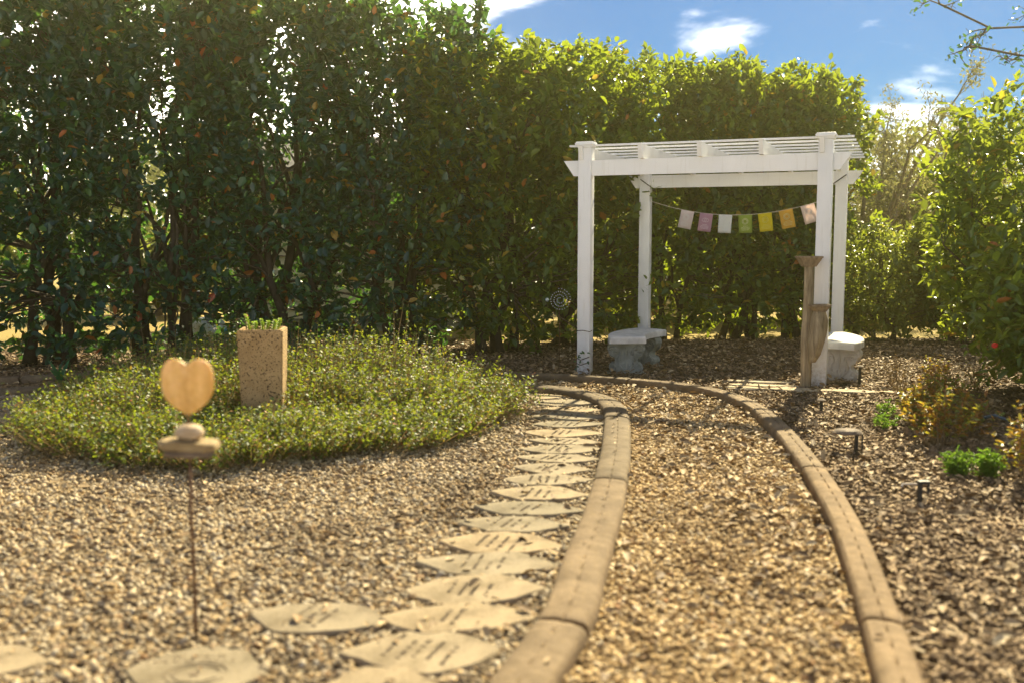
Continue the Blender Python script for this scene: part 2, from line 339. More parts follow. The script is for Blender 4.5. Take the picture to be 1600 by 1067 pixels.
def snoise(P, seed, freq):
    rg = np.random.default_rng(seed); v = np.zeros(len(P))
    for k in range(7):
        d = rg.normal(size=3); v += np.sin(P @ (d*freq*(.6+.25*k))+rg.uniform(0, 6.28))
    return v/2.6

# ------------------------------------------------------------------ vegetation builder
def clusters(rg, n, rx, ry, low, h, seed, shape='hedge', thin=.95, clump=.35, freq=2.0):
    out = []
    tot = 0
    while tot < n:
        u = rg.uniform(-1, 1, (n*4, 2)); z = rg.uniform(low, h, n*4); t = (z-low)/(h-low)
        if shape == 'hedge':
            lim = np.where(t > .86, np.sqrt(np.clip(1-((t-.86)/.15)**2, 0, 1))*.3+.7, 1)
            e = np.abs(u[:, 1])
            ok = (np.abs(u[:, 0]) < 1.08) & (np.abs(u[:, 1]) < lim)
            surf = .30+.70*np.clip(np.maximum(e**2, t**4), 0, 1)
            dens = np.where(z < .5, .34, np.where(z < .95, .46, np.where(z < 1.4, .75, 1)))
        else:
            tt = t*2-1; e2 = u[:, 0]**2+u[:, 1]**2+np.abs(tt)**3.6
            ok = e2 < 1; surf = .25+.75*e2; dens = np.ones(len(z))
        P = np.stack([u[:, 0]*rx, u[:, 1]*ry, z], 1)
        nz = snoise(P, seed, freq)
        ok &= (rg.uniform(size=len(z)) < surf*dens*thin) & (nz > -clump-rg.uniform(0, .9, len(z)))
        P = P[ok]; out.append(P); tot += len(P)
        # bumpy outline at the top
    P = np.concatenate(out)[:n]
    P[:, 2] += .12*snoise(P*np.array([1, 1, 0]), seed+5, 3.2)*np.clip((P[:, 2]-low)/(h-low), 0, 1)
    return P
def bent(a, b, rg, k=4, j=.08):
    a, b = np.array(a), np.array(b); t = np.linspace(0, 1, k)[:, None]
    p = a+(b-a)*t; p[1:-1] += rg.normal(0, j, (k-2, 3)); return p
def leaves_at(C, per, L, spread, rg, centre, up=.55, lvar=.38, aspect=.5):
    n = len(C)*per; base = np.repeat(C, per, 0)
    out = unit((C-centre)*np.array([1, 1, .6])); out = np.repeat(out, per, 0)
    ax = unit(out*.7+np.array([0, 0, up])+np.repeat(rg.normal(0, .45, (len(C), 3)), per, 0))
    al = rg.uniform(0, 1, (n, 1))
    P = base+ax*(al-.4)*spread*1.7+rg.normal(0, spread*.22, (n, 3))
    D = unit(ax*.55+rg.normal(0, .75, (n, 3)))
    N = unit(np.array([0, 0, 1.0])+out*.35+rg.normal(0, .5, (n, 3)))
    Ls = L*rg.uniform(1-lvar, 1+lvar, n); return P, D, N, Ls, Ls*aspect*rg.uniform(.85, 1.15, n)
def shrub(name, label, cat, x, y, h, rx, ry, seed, ncl=700, per=12, L=.085, mat='hedge', bark='bark', nst=4, low=.1, shape='hedge',
          group=None, rz=0, br=.055, spread=.12, nbr=200, aspect=.5, clump=.35, thin=.95, leaf_parts=0, freq=2.0, lean=.5, base_spread=.3, stem_top=.86):
    rg = np.random.default_rng(seed); root = thing(name, label, cat, (x, y, 0), rz, group)
    C = clusters(rg, ncl, rx, ry, low, h, seed, shape, thin, clump, freq)
    nodes = []
    for s in range(nst):
        a = 2*math.pi*s/nst+rg.uniform(-.4, .4); bx, by = base_spread*rx*math.cos(a)*rg.uniform(.5, 1), base_spread*.8*ry*math.sin(a)
        tx, ty = bx+lean*rx*rg.normal(0, .6), by+lean*ry*rg.normal(0, .5)
        tx = max(-rx*.85, min(rx*.85, tx)); ty = max(-ry*.7, min(ry*.7, ty))
        mb = MB(); p = bent((bx, by, -.05), (tx, ty, h*stem_top*rg.uniform(.8, 1)), rg, 8, .05); r0 = br*rg.uniform(.7, 1.15)
        rr = np.linspace(r0, r0*.22, 8); rr[0] *= 1.35; mb.tube(p, list(rr), 8)
        nodes += [(q, r) for q, r in zip(p[2:], rr[2:])]
        for f in range(3):
            i = rg.integers(1, 5); q0 = p[i]; q1 = q0+np.array([rg.normal(0, .5)*rx, rg.normal(0, .4)*ry, h*rg.uniform(.25, .5)])
            q1[2] = min(q1[2], h*.92); q1[0] = np.clip(q1[0], -rx, rx); q1[1] = np.clip(q1[1], -ry, ry)
            pp = bent(q0, q1, rg, 6, .05); r2 = np.linspace(rr[i]*.7, rr[i]*.15, 6); mb.tube(pp, list(r2), 6)
            nodes += [(q, r) for q, r in zip(pp[1:], r2[1:])]
        mb.build('trunk', MAT[bark], root, True)
    NP = np.array([q for q, _ in nodes]); mb = MB()
    idx = rg.permutation(len(C))[:nbr]
    for i in idx:
        c = C[i]; dd = np.linalg.norm(NP-c, axis=1)+np.clip(NP[:, 2]-c[2]+.1, 0, 9)*1.5; j = int(np.argmin(dd))
        r = min(.016, nodes[j][1]*.6)
        mb.tube(bent(NP[j], c, rg, 4, .035), [r, r*.75, r*.5, r*.3], 4, False)
    mb.build('branches', MAT['twig' if bark == 'bark' else bark], root, True, kind='stuff')
    P, D, N, Ls, Ws = leaves_at(C, per, L, spread, rg, np.array([0, 0, h*.45]), aspect=aspect)
    keep = P[:, 2] > .02; P, D, N, Ls, Ws = [q[keep] for q in (P, D, N, Ls, Ws)]
    if leaf_parts:
        cl = np.array([-x, -y, 1.28]); cl = cl[0:3]
        dv = unit(P-cl); score = np.linalg.norm(P-cl, axis=1)-1.2*rg.uniform(0, 1, len(P)); sel = np.argsort(score)
        inv = [i for i in sel if (x+P[i, 0])/(y+P[i, 1]) < .50][:leaf_parts]; msk = np.ones(len(P), bool); msk[inv] = False
        metas = []
        for k in range(4):
            V, F = leaf_mesh(np.zeros((1, 3)), np.array([[1., 0, 0]]), np.array([[0, 0, 1.]]), np.array([L]), np.array([L*aspect]))
            m4 = bpy.data.materials.get('single_leaf_%d' % k)
            metas.append(np_mesh('leaf', V, F, leafvar[k]))
        for i in inv:
            d = Vector(D[i]).normalized(); s = Vector(N[i]).cross(d).normalized(); n = d.cross(s); q = Ls[i]/L
            o = link('leaf', metas[int(rg.choice(4, p=[.4, .3, .24, .06]))], root)
            o.matrix_local = Matrix(((d.x*q, s.x*q, n.x*q, P[i, 0]), (d.y*q, s.y*q, n.y*q, P[i, 1]), (d.z*q, s.z*q, n.z*q, P[i, 2]), (0, 0, 0, 1)))
        P, D, N, Ls, Ws = [q[msk] for q in (P, D, N, Ls, Ws)]
    V, F = leaf_mesh(P, D, N, Ls, Ws)
    link('crown', np_mesh('crown', V, F, MAT[mat]), root, kind='stuff')
    return root
leafvar = [M_leaf('leaf_tone', [(0, c)], .42, (.46, .58, .04), .3) for c in ((.06, .13, .02), (.09, .165, .025), (.13, .20, .03), (.38, .2, .03))]

# ------------------------------------------------------------------ ground
def sheet(name, pts, z, mat, label):
    me = bpy.data.meshes.new(name); me.from_pydata([(a, b, z) for a, b in pts], [], [tuple(range(len(pts)))]); me.materials.append(mat)
    return link(name, me, None, kind='structure', label=label)
def smooth_line(p, step):
    P = np.array(p, float); out = []
    for i in range(len(P)-1):
        a, b, c, d = P[max(i-1, 0)], P[i], P[i+1], P[min(i+2, len(P)-1)]
        n = max(2, int(np.linalg.norm(c-b)/step*2))
        for k in range(n):
            t = k/n; out.append(.5*((2*b)+(c-a)*t+(2*a-5*b+4*c-d)*t*t+(3*b-a-3*c+d)*t**3))
    out.append(P[-1]); Q = np.array(out); s = np.concatenate([[0], np.cumsum(np.linalg.norm(np.diff(Q, axis=0), axis=1))])
    m = int(s[-1]/step); ss = np.linspace(0, s[-1], m+1); return np.stack([np.interp(ss, s, Q[:, 0]), np.interp(ss, s, Q[:, 1])], 1)
INNER = [(-.24, 1.4), (-.10, 2.1), (.012, 2.63), (.11, 2.95), (.20, 3.27), (.28, 3.74), (.40, 4.38), (.48, 4.87), (.61, 5.77), (.72, 6.73), (.76, 7.35), (.69, 7.81), (.49, 8.17), (.2, 8.38), (-.8, 8.72), (-2.0, 8.8), (-3.2, 8.62), (-4.2, 8.2), (-5.3, 7.4), (-6.2, 6.2)]
OUTER = [(.82, 1.4), (.97, 2.1), (1.08, 2.63), (1.16, 2.95), (1.30, 3.52), (1.49, 4.38), (1.66, 5.43), (1.79, 6.61), (1.82, 7.35), (1.75, 7.95), (1.53, 8.42), (1.13, 8.76), (.70, 8.99), (.24, 9.14), (-1.0, 9.42), (-2.4, 9.5), (-3.8, 9.25), (-5.2, 8.5), (-6.8, 7.0)]
inner = smooth_line(INNER, .014); outer = smooth_line(OUTER, .014)
sheet('field', [(-80, -14), (80, -14), (80, 72), (-80, 72)], -.03, MAT['lawn'], 'dry golden lawn stretching beyond the hedge')
sheet('mulch_bed', [(-12, .2), (12, .2), (12, 12.9), (7, 13.3), (2, 13.0), (-3, 12.0), (-12, 10.9)], 0, MAT['g_mulch'], 'brown bark mulch bed around the gravel garden')
pi_ = [tuple(p) for p in inner[::25]]
sheet('gravel_bed', pi_+[(-7.5, 4.5), (-7.5, 1.4)], .006, MAT['g_gravel'], 'pale mixed gravel inside the inner kerb')
po_ = [tuple(p) for p in outer[::25]]
sheet('gravel_path', po_+[(-6.2, 6.2)]+pi_[::-1][1:], .003, MAT['g_path'], 'golden gravel path curving between the two kerbs')

# scattered stones and chips: real geometry, uncountable
ICO = None
def ico():
    bm = bmesh.new(); bmesh.ops.create_icosphere(bm, subdivisions=1, radius=1); bm.verts.index_update()
    V = np.array([v.co[:] for v in bm.verts]); F = np.array([[v.index for v in f.verts] for f in bm.faces]); bm.free(); return V, F
IV, IF = ico()
BOXV = np.array([(x, y, z) for z in (-1, 1) for x, y in ((-1, -1), (1, -1), (1, 1), (-1, 1))], float)
BOXF = np.array([(4, 5, 6, 7), (0, 1, 5, 4), (1, 2, 6, 5), (2, 3, 7, 6), (3, 0, 4, 7)])
def scatter(P, S, rg, TV, TF, tilt=.35):
    n = len(P); a = rg.uniform(0, 6.283, n); ca, sa = np.cos(a), np.sin(a)
    V = TV[None]*S[:, None]*(1+rg.normal(0, .12, (n, len(TV), 1)))
    tx, ty = rg.normal(0, tilt, n), rg.normal(0, tilt, n)
    z = V[:, :, 2]+V[:, :, 0]*tx[:, None]+V[:, :, 1]*ty[:, None]
    X = V[:, :, 0]*ca[:, None]-V[:, :, 1]*sa[:, None]; Y = V[:, :, 0]*sa[:, None]+V[:, :, 1]*ca[:, None]
    V = np.stack([X, Y, z], 2)+P[:, None]
    return V.reshape(-1, 3), (TF[None]+(np.arange(n)*len(TV))[:, None, None]).reshape(-1, TF.shape[1])
def inpoly(P, poly):
    poly = np.array(poly); x, y = P[:, 0], P[:, 1]; r = np.zeros(len(P), bool); j = len(poly)-1
    for i in range(len(poly)):
        xi, yi = poly[i]; xj, yj = poly[j]
        c = ((yi > y) != (yj > y)) & (x < (xj-xi)*(y-yi)/(yj-yi+1e-12)+xi); r ^= c; j = i
    return r
def near_line(P, line, d):
    L = line[::6]; m = np.full(len(P), 9.)
    for i in range(0, len(P), 4000): m[i:i+4000] = np.linalg.norm(P[i:i+4000, None]-L[None], axis=2).min(1)
    return m < d
def field_pts(rg, n, x0, x1, y0, y1, fall=1.0):
    """denser close to the garden's entrance, where single stones can be seen"""
    u = rg.uniform(0, 1, n)**fall; y = y0+(y1-y0)*u; return np.stack([rg.uniform(x0, x1, n), y], 1)
def frustum(P, m=.5): return np.abs(P[:, 0]) < P[:, 1]*.53+m
GC = (-1.70, 7.05, 1.54, 1.50)     # bed of ground cover: centre and radii
rg = np.random.default_rng(11)
P = field_pts(rg, 115000, -5.2, 1.0, 2.1, 8.8, 1.35)
P = P[inpoly(P, pi_+[(-7.5, 4.5), (-7.5, 1.4)]) & frustum(P) & ~near_line(P, inner, .09)]
e = ((P[:, 0]-GC[0])/GC[2])**2+((P[:, 1]-GC[1])/GC[3])**2; P = P[e > .72]
STONES = [(-1.61, 2.89, .42, .24), (-.93, 2.82, .41, .38), (-.38, 2.68, .40, .30), (-.27, 2.97, .49, .30), (-.66, 3.24, .47, .29), (-.19, 3.25, .5, .27), (-.14, 3.52, .5, .30), (-.1, 3.81, .53, .30), (-.05, 4.07, .5, .28), (.01, 4.36, .51, .24), (.08, 4.63, .51, .27), (.14, 4.91, .48, .29), (.18, 5.2, .47, .25), (.22, 5.46, .45, .24), (.27, 5.72, .48, .22), (.3, 5.98, .49, .25), (.34, 6.22, .47, .19), (.34, 6.5, .55, .30), (.39, 6.82, .53, .25), (.41, 7.12, .56, .28), (.45, 7.42, .46, .25), (.40, 7.74, .50, .28), (.22, 8.04, .45, .24), (-.2, 8.25, .45, .3), (-3.88, 7.72, .6, .36), (-3.68, 7.12, .6, .38)]
def off_stones(P, g=.9):
    k = np.ones(len(P), bool)
    for x, y, a, b in STONES: k &= ((np.abs(P[:, 0]-x)/(a*.5*g))**2.2+(np.abs(P[:, 1]-y)/(b*.5*g))**2.2) > 1
    return k
P = P[off_stones(P)]
n = len(P); print('pebbles', n)
S = (rg.uniform(.005, .0135, n)*np.where(rg.uniform(size=n) < .12, 1.35, 1))[:, None]*np.stack([rg.uniform(.9, 1.5, n), rg.uniform(.7, 1, n), rg.uniform(.4, .75, n)], 1)
V, F = scatter(np.column_stack([P, .008+S[:, 2]*rg.uniform(.2, 1.3, n)]), S, rg, IV, IF)
link('gravel', np_mesh('gravel', V, F, MAT['peb'], True), None, kind='stuff', label='pale rounded gravel around the stepping stones', category='gravel')
P = field_pts(rg, 62000, -1.2, 2.0, 2.1, 9.4, 1.3)
P = P[inpoly(P, po_+[(-6.2, 6.2)]+pi_[::-1][1:]) & frustum(P) & ~near_line(P, inner, .09) & ~near_line(P, outer, .09)]
n = len(P); print('path pebbles', n)
S = rg.uniform(.0055, .0135, n)[:, None]*np.stack([rg.uniform(.9, 1.5, n), rg.uniform(.7, 1, n), rg.uniform(.4, .75, n)], 1)
V, F = scatter(np.column_stack([P, .005+S[:, 2]*rg.uniform(.2, 1.3, n)]), S, rg, IV, IF)
link('path_gravel', np_mesh('path_gravel', V, F, MAT['peb2'], True), None, kind='stuff', label='golden brown gravel covering the curving path', category='gravel')
# mulch chips right of the path, under the pergola and below the hedge
P = np.concatenate([field_pts(rg, 64000, .9, 5, 2.1, 8.5, 1.3), field_pts(rg, 26000, -6.5, 7, 8.3, 12.9, 1.0)])
P = P[frustum(P) & ~inpoly(P, po_+[(-6.8, 1.4)]) & ~near_line(P, outer, .1)]
n = len(P); print('chips', n)
S = np.stack([rg.uniform(.006, .021, n), rg.uniform(.003, .007, n), rg.uniform(.002, .005, n)], 1)
V, F = scatter(np.column_stack([P, .004+rg.uniform(0, .02, n)]), S, rg, BOXV, BOXF, .3)
link('bark_chips', np_mesh('bark_chips', V, F, MAT['chip']), None, kind='stuff', label='weathered bark chips strewn over the bed', category='mulch')
P = np.concatenate([field_pts(rg, 5000, .9, 5.5, 3, 8.6, 1.0), field_pts(rg, 11000, -6, 6.5, 8.6, 13.0, 1), field_pts(rg, 1400, -3.6, 1.9, 2.2, 9, 1)])
P = P[frustum(P) & ~near_line(P, outer, .08)]; n = len(P)
D = np.column_stack([rg.normal(size=(n, 2)), rg.normal(0, .25, n)]); N = np.column_stack([rg.normal(0, .4, (n, 2)), np.ones(n)])
L_ = rg.uniform(.03, .075, n)
V, F = leaf_mesh(np.column_stack([P, rg.uniform(.015, .035, n)]), D, N, L_, L_*.5)
V[:, 2] = np.maximum(V[:, 2], .008)
# a few dry leaves and bits of bark blown onto the stones and kerbs
q = [(x+rg.uniform(-.4, .4)*a_, y+rg.uniform(-.4, .4)*b_, .033) for x, y, a_, b_ in STONES for _ in range(3)]
q += [(*(inner[i]+rg.uniform(-.06, .06, 2)), .076) for i in rg.integers(0, 700, 30)]+[(*(outer[i]+rg.uniform(-.04, .04, 2)), .076) for i in rg.integers(0, 800, 26)]
Q = np.array(q); m = len(Q); l2 = rg.uniform(.012, .04, m)
V2, F2 = leaf_mesh(Q, np.column_stack([rg.normal(size=(m, 2)), np.zeros(m)]), np.column_stack([rg.normal(0, .15, (m, 2)), np.ones(m)]), l2, l2*.45)
F = np.concatenate([F, F2+len(V)]); V = np.concatenate([V, V2])
link('leaf_litter', np_mesh('leaf_litter', V, F, MAT['litter']), None, kind='stuff', label='dry fallen leaves lying over mulch and gravel', category='leaves')

# ------------------------------------------------------------------ kerbs: stamped concrete, swept in sections
def kerb(line, label, wid, joints, seed, side):
    rg = random.Random(seed); root = link('kerb', None, None, kind='structure', label=label)
    prof = [(-.5, -.02), (-.5, .034), (-.475, .052), (-.40, .064), (-.2, .069), (-.04, .070), (.0, .070), (.04, .070), (.2, .069), (.40, .064), (.475, .052), (.5, .034), (.5, -.02)]
    tang = np.gradient(line, axis=0); tang /= np.linalg.norm(tang, axis=1)[:, None]; nor = np.stack([tang[:, 1], -tang[:, 0]], 1)
    step = np.linalg.norm(line[1]-line[0]); s0 = 0; period = .125
    bounds = [0]; 
    while bounds[-1] < len(line)-1: bounds.append(min(len(line)-1, bounds[-1]+int(joints*rg.uniform(.85, 1.2)/step)))
    for a, b in zip(bounds[:-1], bounds[1:]):
        if b-a < 6: continue
        V = []; F = []; m = len(prof); idx = list(range(a+1, b))
        for q, i in enumerate(idx):
            s = i*step; edge = min(q, len(idx)-1-q)
            for k, (u, z) in enumerate(prof):
                ph = (s/period+(.5 if u > .02 else 0)) % 1
                g = .005*(.4+mnoise.noise((i*step*3.1, u*4, seed+9))) if abs(ph-.5) < .055 and abs(u) < .49 else 0
                ph2 = (s/period) % 1
                if abs(u) < .01: g = .010 if .12 < ph2 < .5 else .003       # zigzag seam down the middle
                zz = z-(g if z > .03 else 0)+.0022*mnoise.noise((line[i][0]*22+k, line[i][1]*22, seed))-(.006 if edge == 0 and z > .03 else .002 if edge == 1 and z > .03 else 0)
                uu = u*wid*(1+.03*mnoise.noise((s*2.2, k*.3, seed)))
                skew = -.018*u
                j = i
                V.append((line[j][0]+nor[j][0]*uu+tang[j][0]*skew, line[j][1]+nor[j][1]*uu+tang[j][1]*skew, zz))
        for q in range(len(idx)-1):
            for k in range(m-1): F.append((q*m+k, q*m+k+1, (q+1)*m+k+1, (q+1)*m+k))
        F.append(tuple(range(m))[::-1]); F.append(tuple((len(idx)-1)*m+k for k in range(m)))
        me = bpy.data.meshes.new('kerb_section'); me.from_pydata(V, [], F); me.materials.append(MAT['kerb']); me.shade_smooth(); me.set_sharp_from_angle(angle=R(38))
        link('kerb_section', me, root)
    return root
kerb(inner, 'inner brown stamped concrete kerb curling round the stepping stones', .18, 1.9, 3, 1)
kerb(outer, 'outer brown stamped concrete kerb along the mulch side of the path', .13, 1.9, 8, -1)

# ------------------------------------------------------------------ stepping stones
ordn = 'first second third fourth fifth sixth seventh eighth ninth tenth eleventh twelfth thirteenth fourteenth fifteenth sixteenth seventeenth eighteenth nineteenth twentieth'.split()
STL = ['grey stepping stone cut off by the lower left picture corner', 'engraved stone with ringed emblem at the foot of the heart stake',
       'dark blank stepping stone cut off by the bottom edge', 'large engraved stone with four slanting text lines beside the kerb bottom',
       'engraved stone left of the kerb row, pointing towards the heart stake', 'engraved stone with two long text lines, right of the pair behind the front stone']
for k in range(6, 23): STL.append('sandstone stepping stone in the kerb row, %s one beyond the pair of stones' % ordn[k-6])
STL += ['shaded stepping stone at the far back end of the row by the ground cover', 'upper shaded stone at the far left edge', 'lower shaded stone at the far left edge']
def stone_outline(w, d, rg):
    base = [(-.5, .02), (-.34, .27), (-.13, .49), (.16, .45), (.33, .28), (.5, -.03), (.36, -.25), (.15, -.47), (-.16, -.48), (-.36, -.22)]
    alt = [[(-.5, -.02), (-.30, .28), (-.1, .47), (.14, .5), (.36, .20), (.5, .0), (.3, -.32), (.06, -.5), (-.2, -.4), (-.38, -.18)],
           [(-.5, .08), (-.26, .33), (.0, .46), (.22, .42), (.40, .16), (.5, -.08), (.24, -.38), (-.02, -.48), (-.24, -.43), (-.40, -.16)], base]
    base = alt[rg.randrange(3)]
    if rg.random() < .5: base = [(-x, -y) for x, y in base]
    out = []
    pts = [(x*w*(1+rg.uniform(-.07, .07)), y*d*(1+rg.uniform(-.16, .12))) for x, y in base]
    n = len(pts)
    for i in range(n):
        a, b = pts[i], pts[(i+1) % n]
        for t in (.12, .5, .88):
            j = .004 if t == .5 else 0
            out.append((a[0]+(b[0]-a[0])*t+rg.uniform(-j, j), a[1]+(b[1]-a[1])*t+rg.uniform(-j, j)))
    return out
def slab_mesh(outl, th, rg):
    n = len(outl); bm = bmesh.new()
    def ring(s, z): return [bm.verts.new((x*s, y*s, z+rg.uniform(-.0012, .0012))) for x, y in outl]
    rings = [ring(1.0, -.01), ring(1.012, th*.6), ring(1.0, th-.006), ring(.972, th), ring(.6, th+.001)]
    for a, b in zip(rings[:-1], rings[1:]):
        for i in range(n): bm.faces.new((a[i], a[(i+1) % n], b[(i+1) % n], b[i]))
    bm.faces.new(rings[-1]); bm.faces.new(rings[0][::-1])
    return bm
for i, (x, y, wd, dp) in enumerate(STONES):
    rs = random.Random(100+i); th = .027
    o = thing('stepping_stone', STL[i], 'stepping stone', (x, y, -.002), rs.uniform(-.12, .12), 'stepping stones along the inner kerb')
    o.rotation_euler = (rs.uniform(-.02, .02), rs.uniform(-.02, .02), rs.uniform(-.12, .12))
    bm = slab_mesh(stone_outline(wd*1.05, dp*1.13, rs), th, rs); me = bpy.data.meshes.new('slab'); bm.to_mesh(me); bm.free(); me.materials.append(MAT['paver'])
    me.shade_smooth(); me.set_sharp_from_angle(angle=R(40)); link('slab', me, o)
    if i in (0, 2) or i > 20: continue
    mb = MB(); nl = rs.choice((3, 3, 4, 4)) if i not in (3, 5) else (5 if i == 3 else 2)
    ang = R(rs.uniform(66, 80)) if i != 1 else 0; ca, sa = math.cos(ang), math.sin(ang); zt = th+.0026
    def glyphs(x0, y0, length, hgt, a):
        c, s = math.cos(a), math.sin(a); q = -length/2
        while q < length/2:
            gw = hgt*rs.uniform(.45, .85)
            if rs.random() < .2: q += hgt*.9; continue
            for part in range(rs.choice((1, 2, 2))):        # every letter: a couple of cut strokes
                if part == 0: dx, dy, lx, ly = 0, 0, hgt*.24, hgt*rs.uniform(.7, 1)
                else: dx, dy, lx, ly = gw*.35, hgt*rs.choice((-.35, 0, .35)), gw*.7, hgt*.24
                cx, cy = q+dx, dy
                mb.box((x0+cx*c-cy*s, y0+cx*s+cy*c, zt), (lx, ly, .002), Matrix.Rotation(a, 3, 'Z'))
            q += gw+hgt*.22
    if i == 1:
        glyphs(-.02, .10, .16, .016, 0); glyphs(-.015, .068, .24, .016, 0); glyphs(.03, -.125, .16, .018, 0)
        for rad in (.078, .058):
            pts = [(.005+rad*1.15*math.cos(t), -.03+rad*math.sin(t), zt) for t in np.linspace(.3, 5.9, 40)]; mb.tube(pts, .0017, 4)
        mb.lathe([(.014, -.001), (.014, .001)], (.0, -.03, zt), 12); mb.lathe([(.02, -.001), (.02, .001)], (-.06, -.13, zt), 12)
    else:
        for k in range(nl):
            off = (k-(nl-1)/2)*.046
            glyphs(off*sa-.01, -off*ca+rs.uniform(-.02, .02), dp*rs.uniform(.42, .66), .017, ang)
    mb.build('inscription', MAT['ink'], o, kind='stuff')
# pale slabs set flat in front of the pergola
SLABS = [(1.98, 8.52, .40, .2, 'thin pale slab nearest the bend of the outer kerb'), (2.22, 8.92, .62, .17, 'furthest pale slab of the row, just left of the driftwood stand'), (2.2, 8.68, .66, .17, 'middle pale slab left of the driftwood stand'), (2.42, 8.42, .55, .2, 'pale slab right in front of the driftwood stand foot'), (2.86, 8.33, .5, .18, 'pale slab right of the driftwood stand shadow'), (3.28, 8.24, .46, .16, 'rightmost pale slab, near the orange bushes')]
for i, (x, y, wd, dp, lab) in enumerate(SLABS):
    rs = random.Random(300+i); o = thing('paving_slab', lab, 'paving slab', (x, y, .008), R(-14)+rs.uniform(-.06, .06), 'pale slabs in front of the pergola')
    bm = slab_mesh(stone_outline(wd, dp, rs), .022, rs); me = bpy.data.meshes.new('slab'); bm.to_mesh(me); bm.free(); me.materials.append(MAT['slab'])
    me.shade_smooth(); me.set_sharp_from_angle(angle=R(40)); link('slab', me, o)

# ------------------------------------------------------------------ pergola
PA = R(-21.5); PW, PD = 2.19, 2.36
pg = thing('pergola', 'white vinyl pergola with slatted top standing behind the outer kerb', 'pergola', (.71, 9.63, 0), PA)
def post(x, y, hh, w=.125):
    mb = MB(); mb.box((x, y, hh/2-.02), (w, w, hh+.04), None, .006); p = mb.build('post', MAT['vinyl'], pg, 30)
    mb = MB(); z = hh
    for ww, hz, z0 in ((.15, .02, 0), (.175, .022, .02), (.16, .012, .042)):
        mb.box((x, y, z+z0+hz/2), (ww, ww, hz), None, .004)
    mb.build('post_cap', MAT['vinyl'], p, 30)
    return p
HF = 2.165
posts = [post(0, 0, HF), post(PW, 0, HF), post(0, PD, HF), post(PW, PD, HF)]
def beam(y, z0, z1, ext):
    mb = MB(); t = .04; a = -ext; b = PW+ext; c = .10
    vs = [(a+c, z0), (b-c, z0), (b, z1), (a, z1)]
    # split at the posts so no face lies inside them
    m = Matrix(((1, 0, 0, 0), (0, 0, -1, y+t/2), (0, 1, 0, 0), (0, 0, 0, 1)))
    mb.prism(vs, t, m); return mb.build('beam', MAT['vinyl'], pg)
beam(0, 1.90, 2.045, .22); beam(PD, 1.90, 2.045, .22)
for k in range(5):
    x = PW*k/4; mb = MB(); t = .038
    y0, y1 = -.12, PD+.12; z0, z1 = 2.048, 2.178
    xo = x-.028 if k in (0, 4) else x
    m = Matrix(((0, 0, 1, xo-t/2), (1, 0, 0, 0), (0, 1, 0, 0), (0, 0, 0, 1)))
    mb.prism([(y0+.03, z0), (y1-.03, z0), (y1, z1), (y0, z1)], t, m); mb.build('rafter', MAT['vinyl'], pg)
slat_me = MB().box((PW/2+.03, 0, 0), (PW+.40, .038, .018)).mesh('slat', MAT['plain'])
for k in range(8):
    y = .02+(PD-.04)*k/7; link('slat', slat_me, pg, (0, y, 2.186))
for x, s in ((.0, 1), (PW, -1)):
    mb = MB(); y = PD-.075
    mb.tube([(x-.05*s, y, 2.0), (x+.02*s, y-.005, 1.95), (x+.09*s, y, 1.90), (x+.13*s, y, 1.87), (x+.13*s, y, 1.84)], .006, 5); mb.build('cord', MAT['black'], pg, True)
MB().tube([(-.066, -.068, .42), (0, -.07, .425), (.066, -.068, .415), (.07, 0, .42)], .004, 5).build('wire', MAT['twig'], pg, True)
for z in (.16, .11): MB().tube([(-.07, -.068, z), (-.02, -.07, z-.02), (.066, -.068, z+.015)], .004, 5).build('vine_stem', MAT['twig'], pg, True)
rv = np.random.default_rng(5); P = np.column_stack([rv.uniform(-.07, .07, 12), np.full(12, -.075), rv.uniform(.06, .22, 12)])
V, F = leaf_mesh(P, np.column_stack([rv.normal(size=12), rv.uniform(-.6, -.1, 12), rv.normal(0, .5, 12)]), np.column_stack([rv.normal(0, .4, 12), -np.ones(12), rv.uniform(0, 1, 12)]), rv.uniform(.03, .045, 12), rv.uniform(.015, .022, 12))
link('vine_leaves', np_mesh('vine_leaves', V, F, MAT['hedge']), pg, kind='stuff')

# ------------------------------------------------------------------ flag garland between the back posts
cP, sP = math.cos(PA), math.sin(PA)
def pgw(x, y, z): return Vector((.71+x*cP-y*sP, 9.63+x*sP+y*cP, z))
gar = thing('flag_garland', 'string of seven coloured prayer flags hung between the back pergola posts', 'flag garland', pgw(0, PD-.09, 0), PA)
xs_f = [.52, .735, .95, 1.17, 1.385, 1.61, 1.84]
def sag(x):
    t = (x-1.07)/1.07; return 1.575+.20*max(0, abs(t))**2.0+.0*t
pts = [(x, 0, sag(x)) for x in np.linspace(.07, PW-.07, 40)]
mb = MB(); mb.tube(pts, .0035, 5); mb.build('string', MAT['rope'], gar, True)
FC = [((.70, .63, .63), (.85, .8, .8)), ((.50, .30, .42), (.80, .68, .74)), ((.72, .76, .78), (.82, .86, .88)), ((.30, .40, .07), (.72, .76, .5)), ((.66, .57, .02), (.76, .70, .2)), ((.66, .42, .07), (.80, .68, .4)), ((.71, .60, .55), (.85, .8, .76))]
FN = ['pale pink printed flag', 'mauve flag with white ring print', 'plain white flag', 'green flag with white ring print', 'yellow flag', 'orange flag with pale ring print', 'blush white flag at the right end']
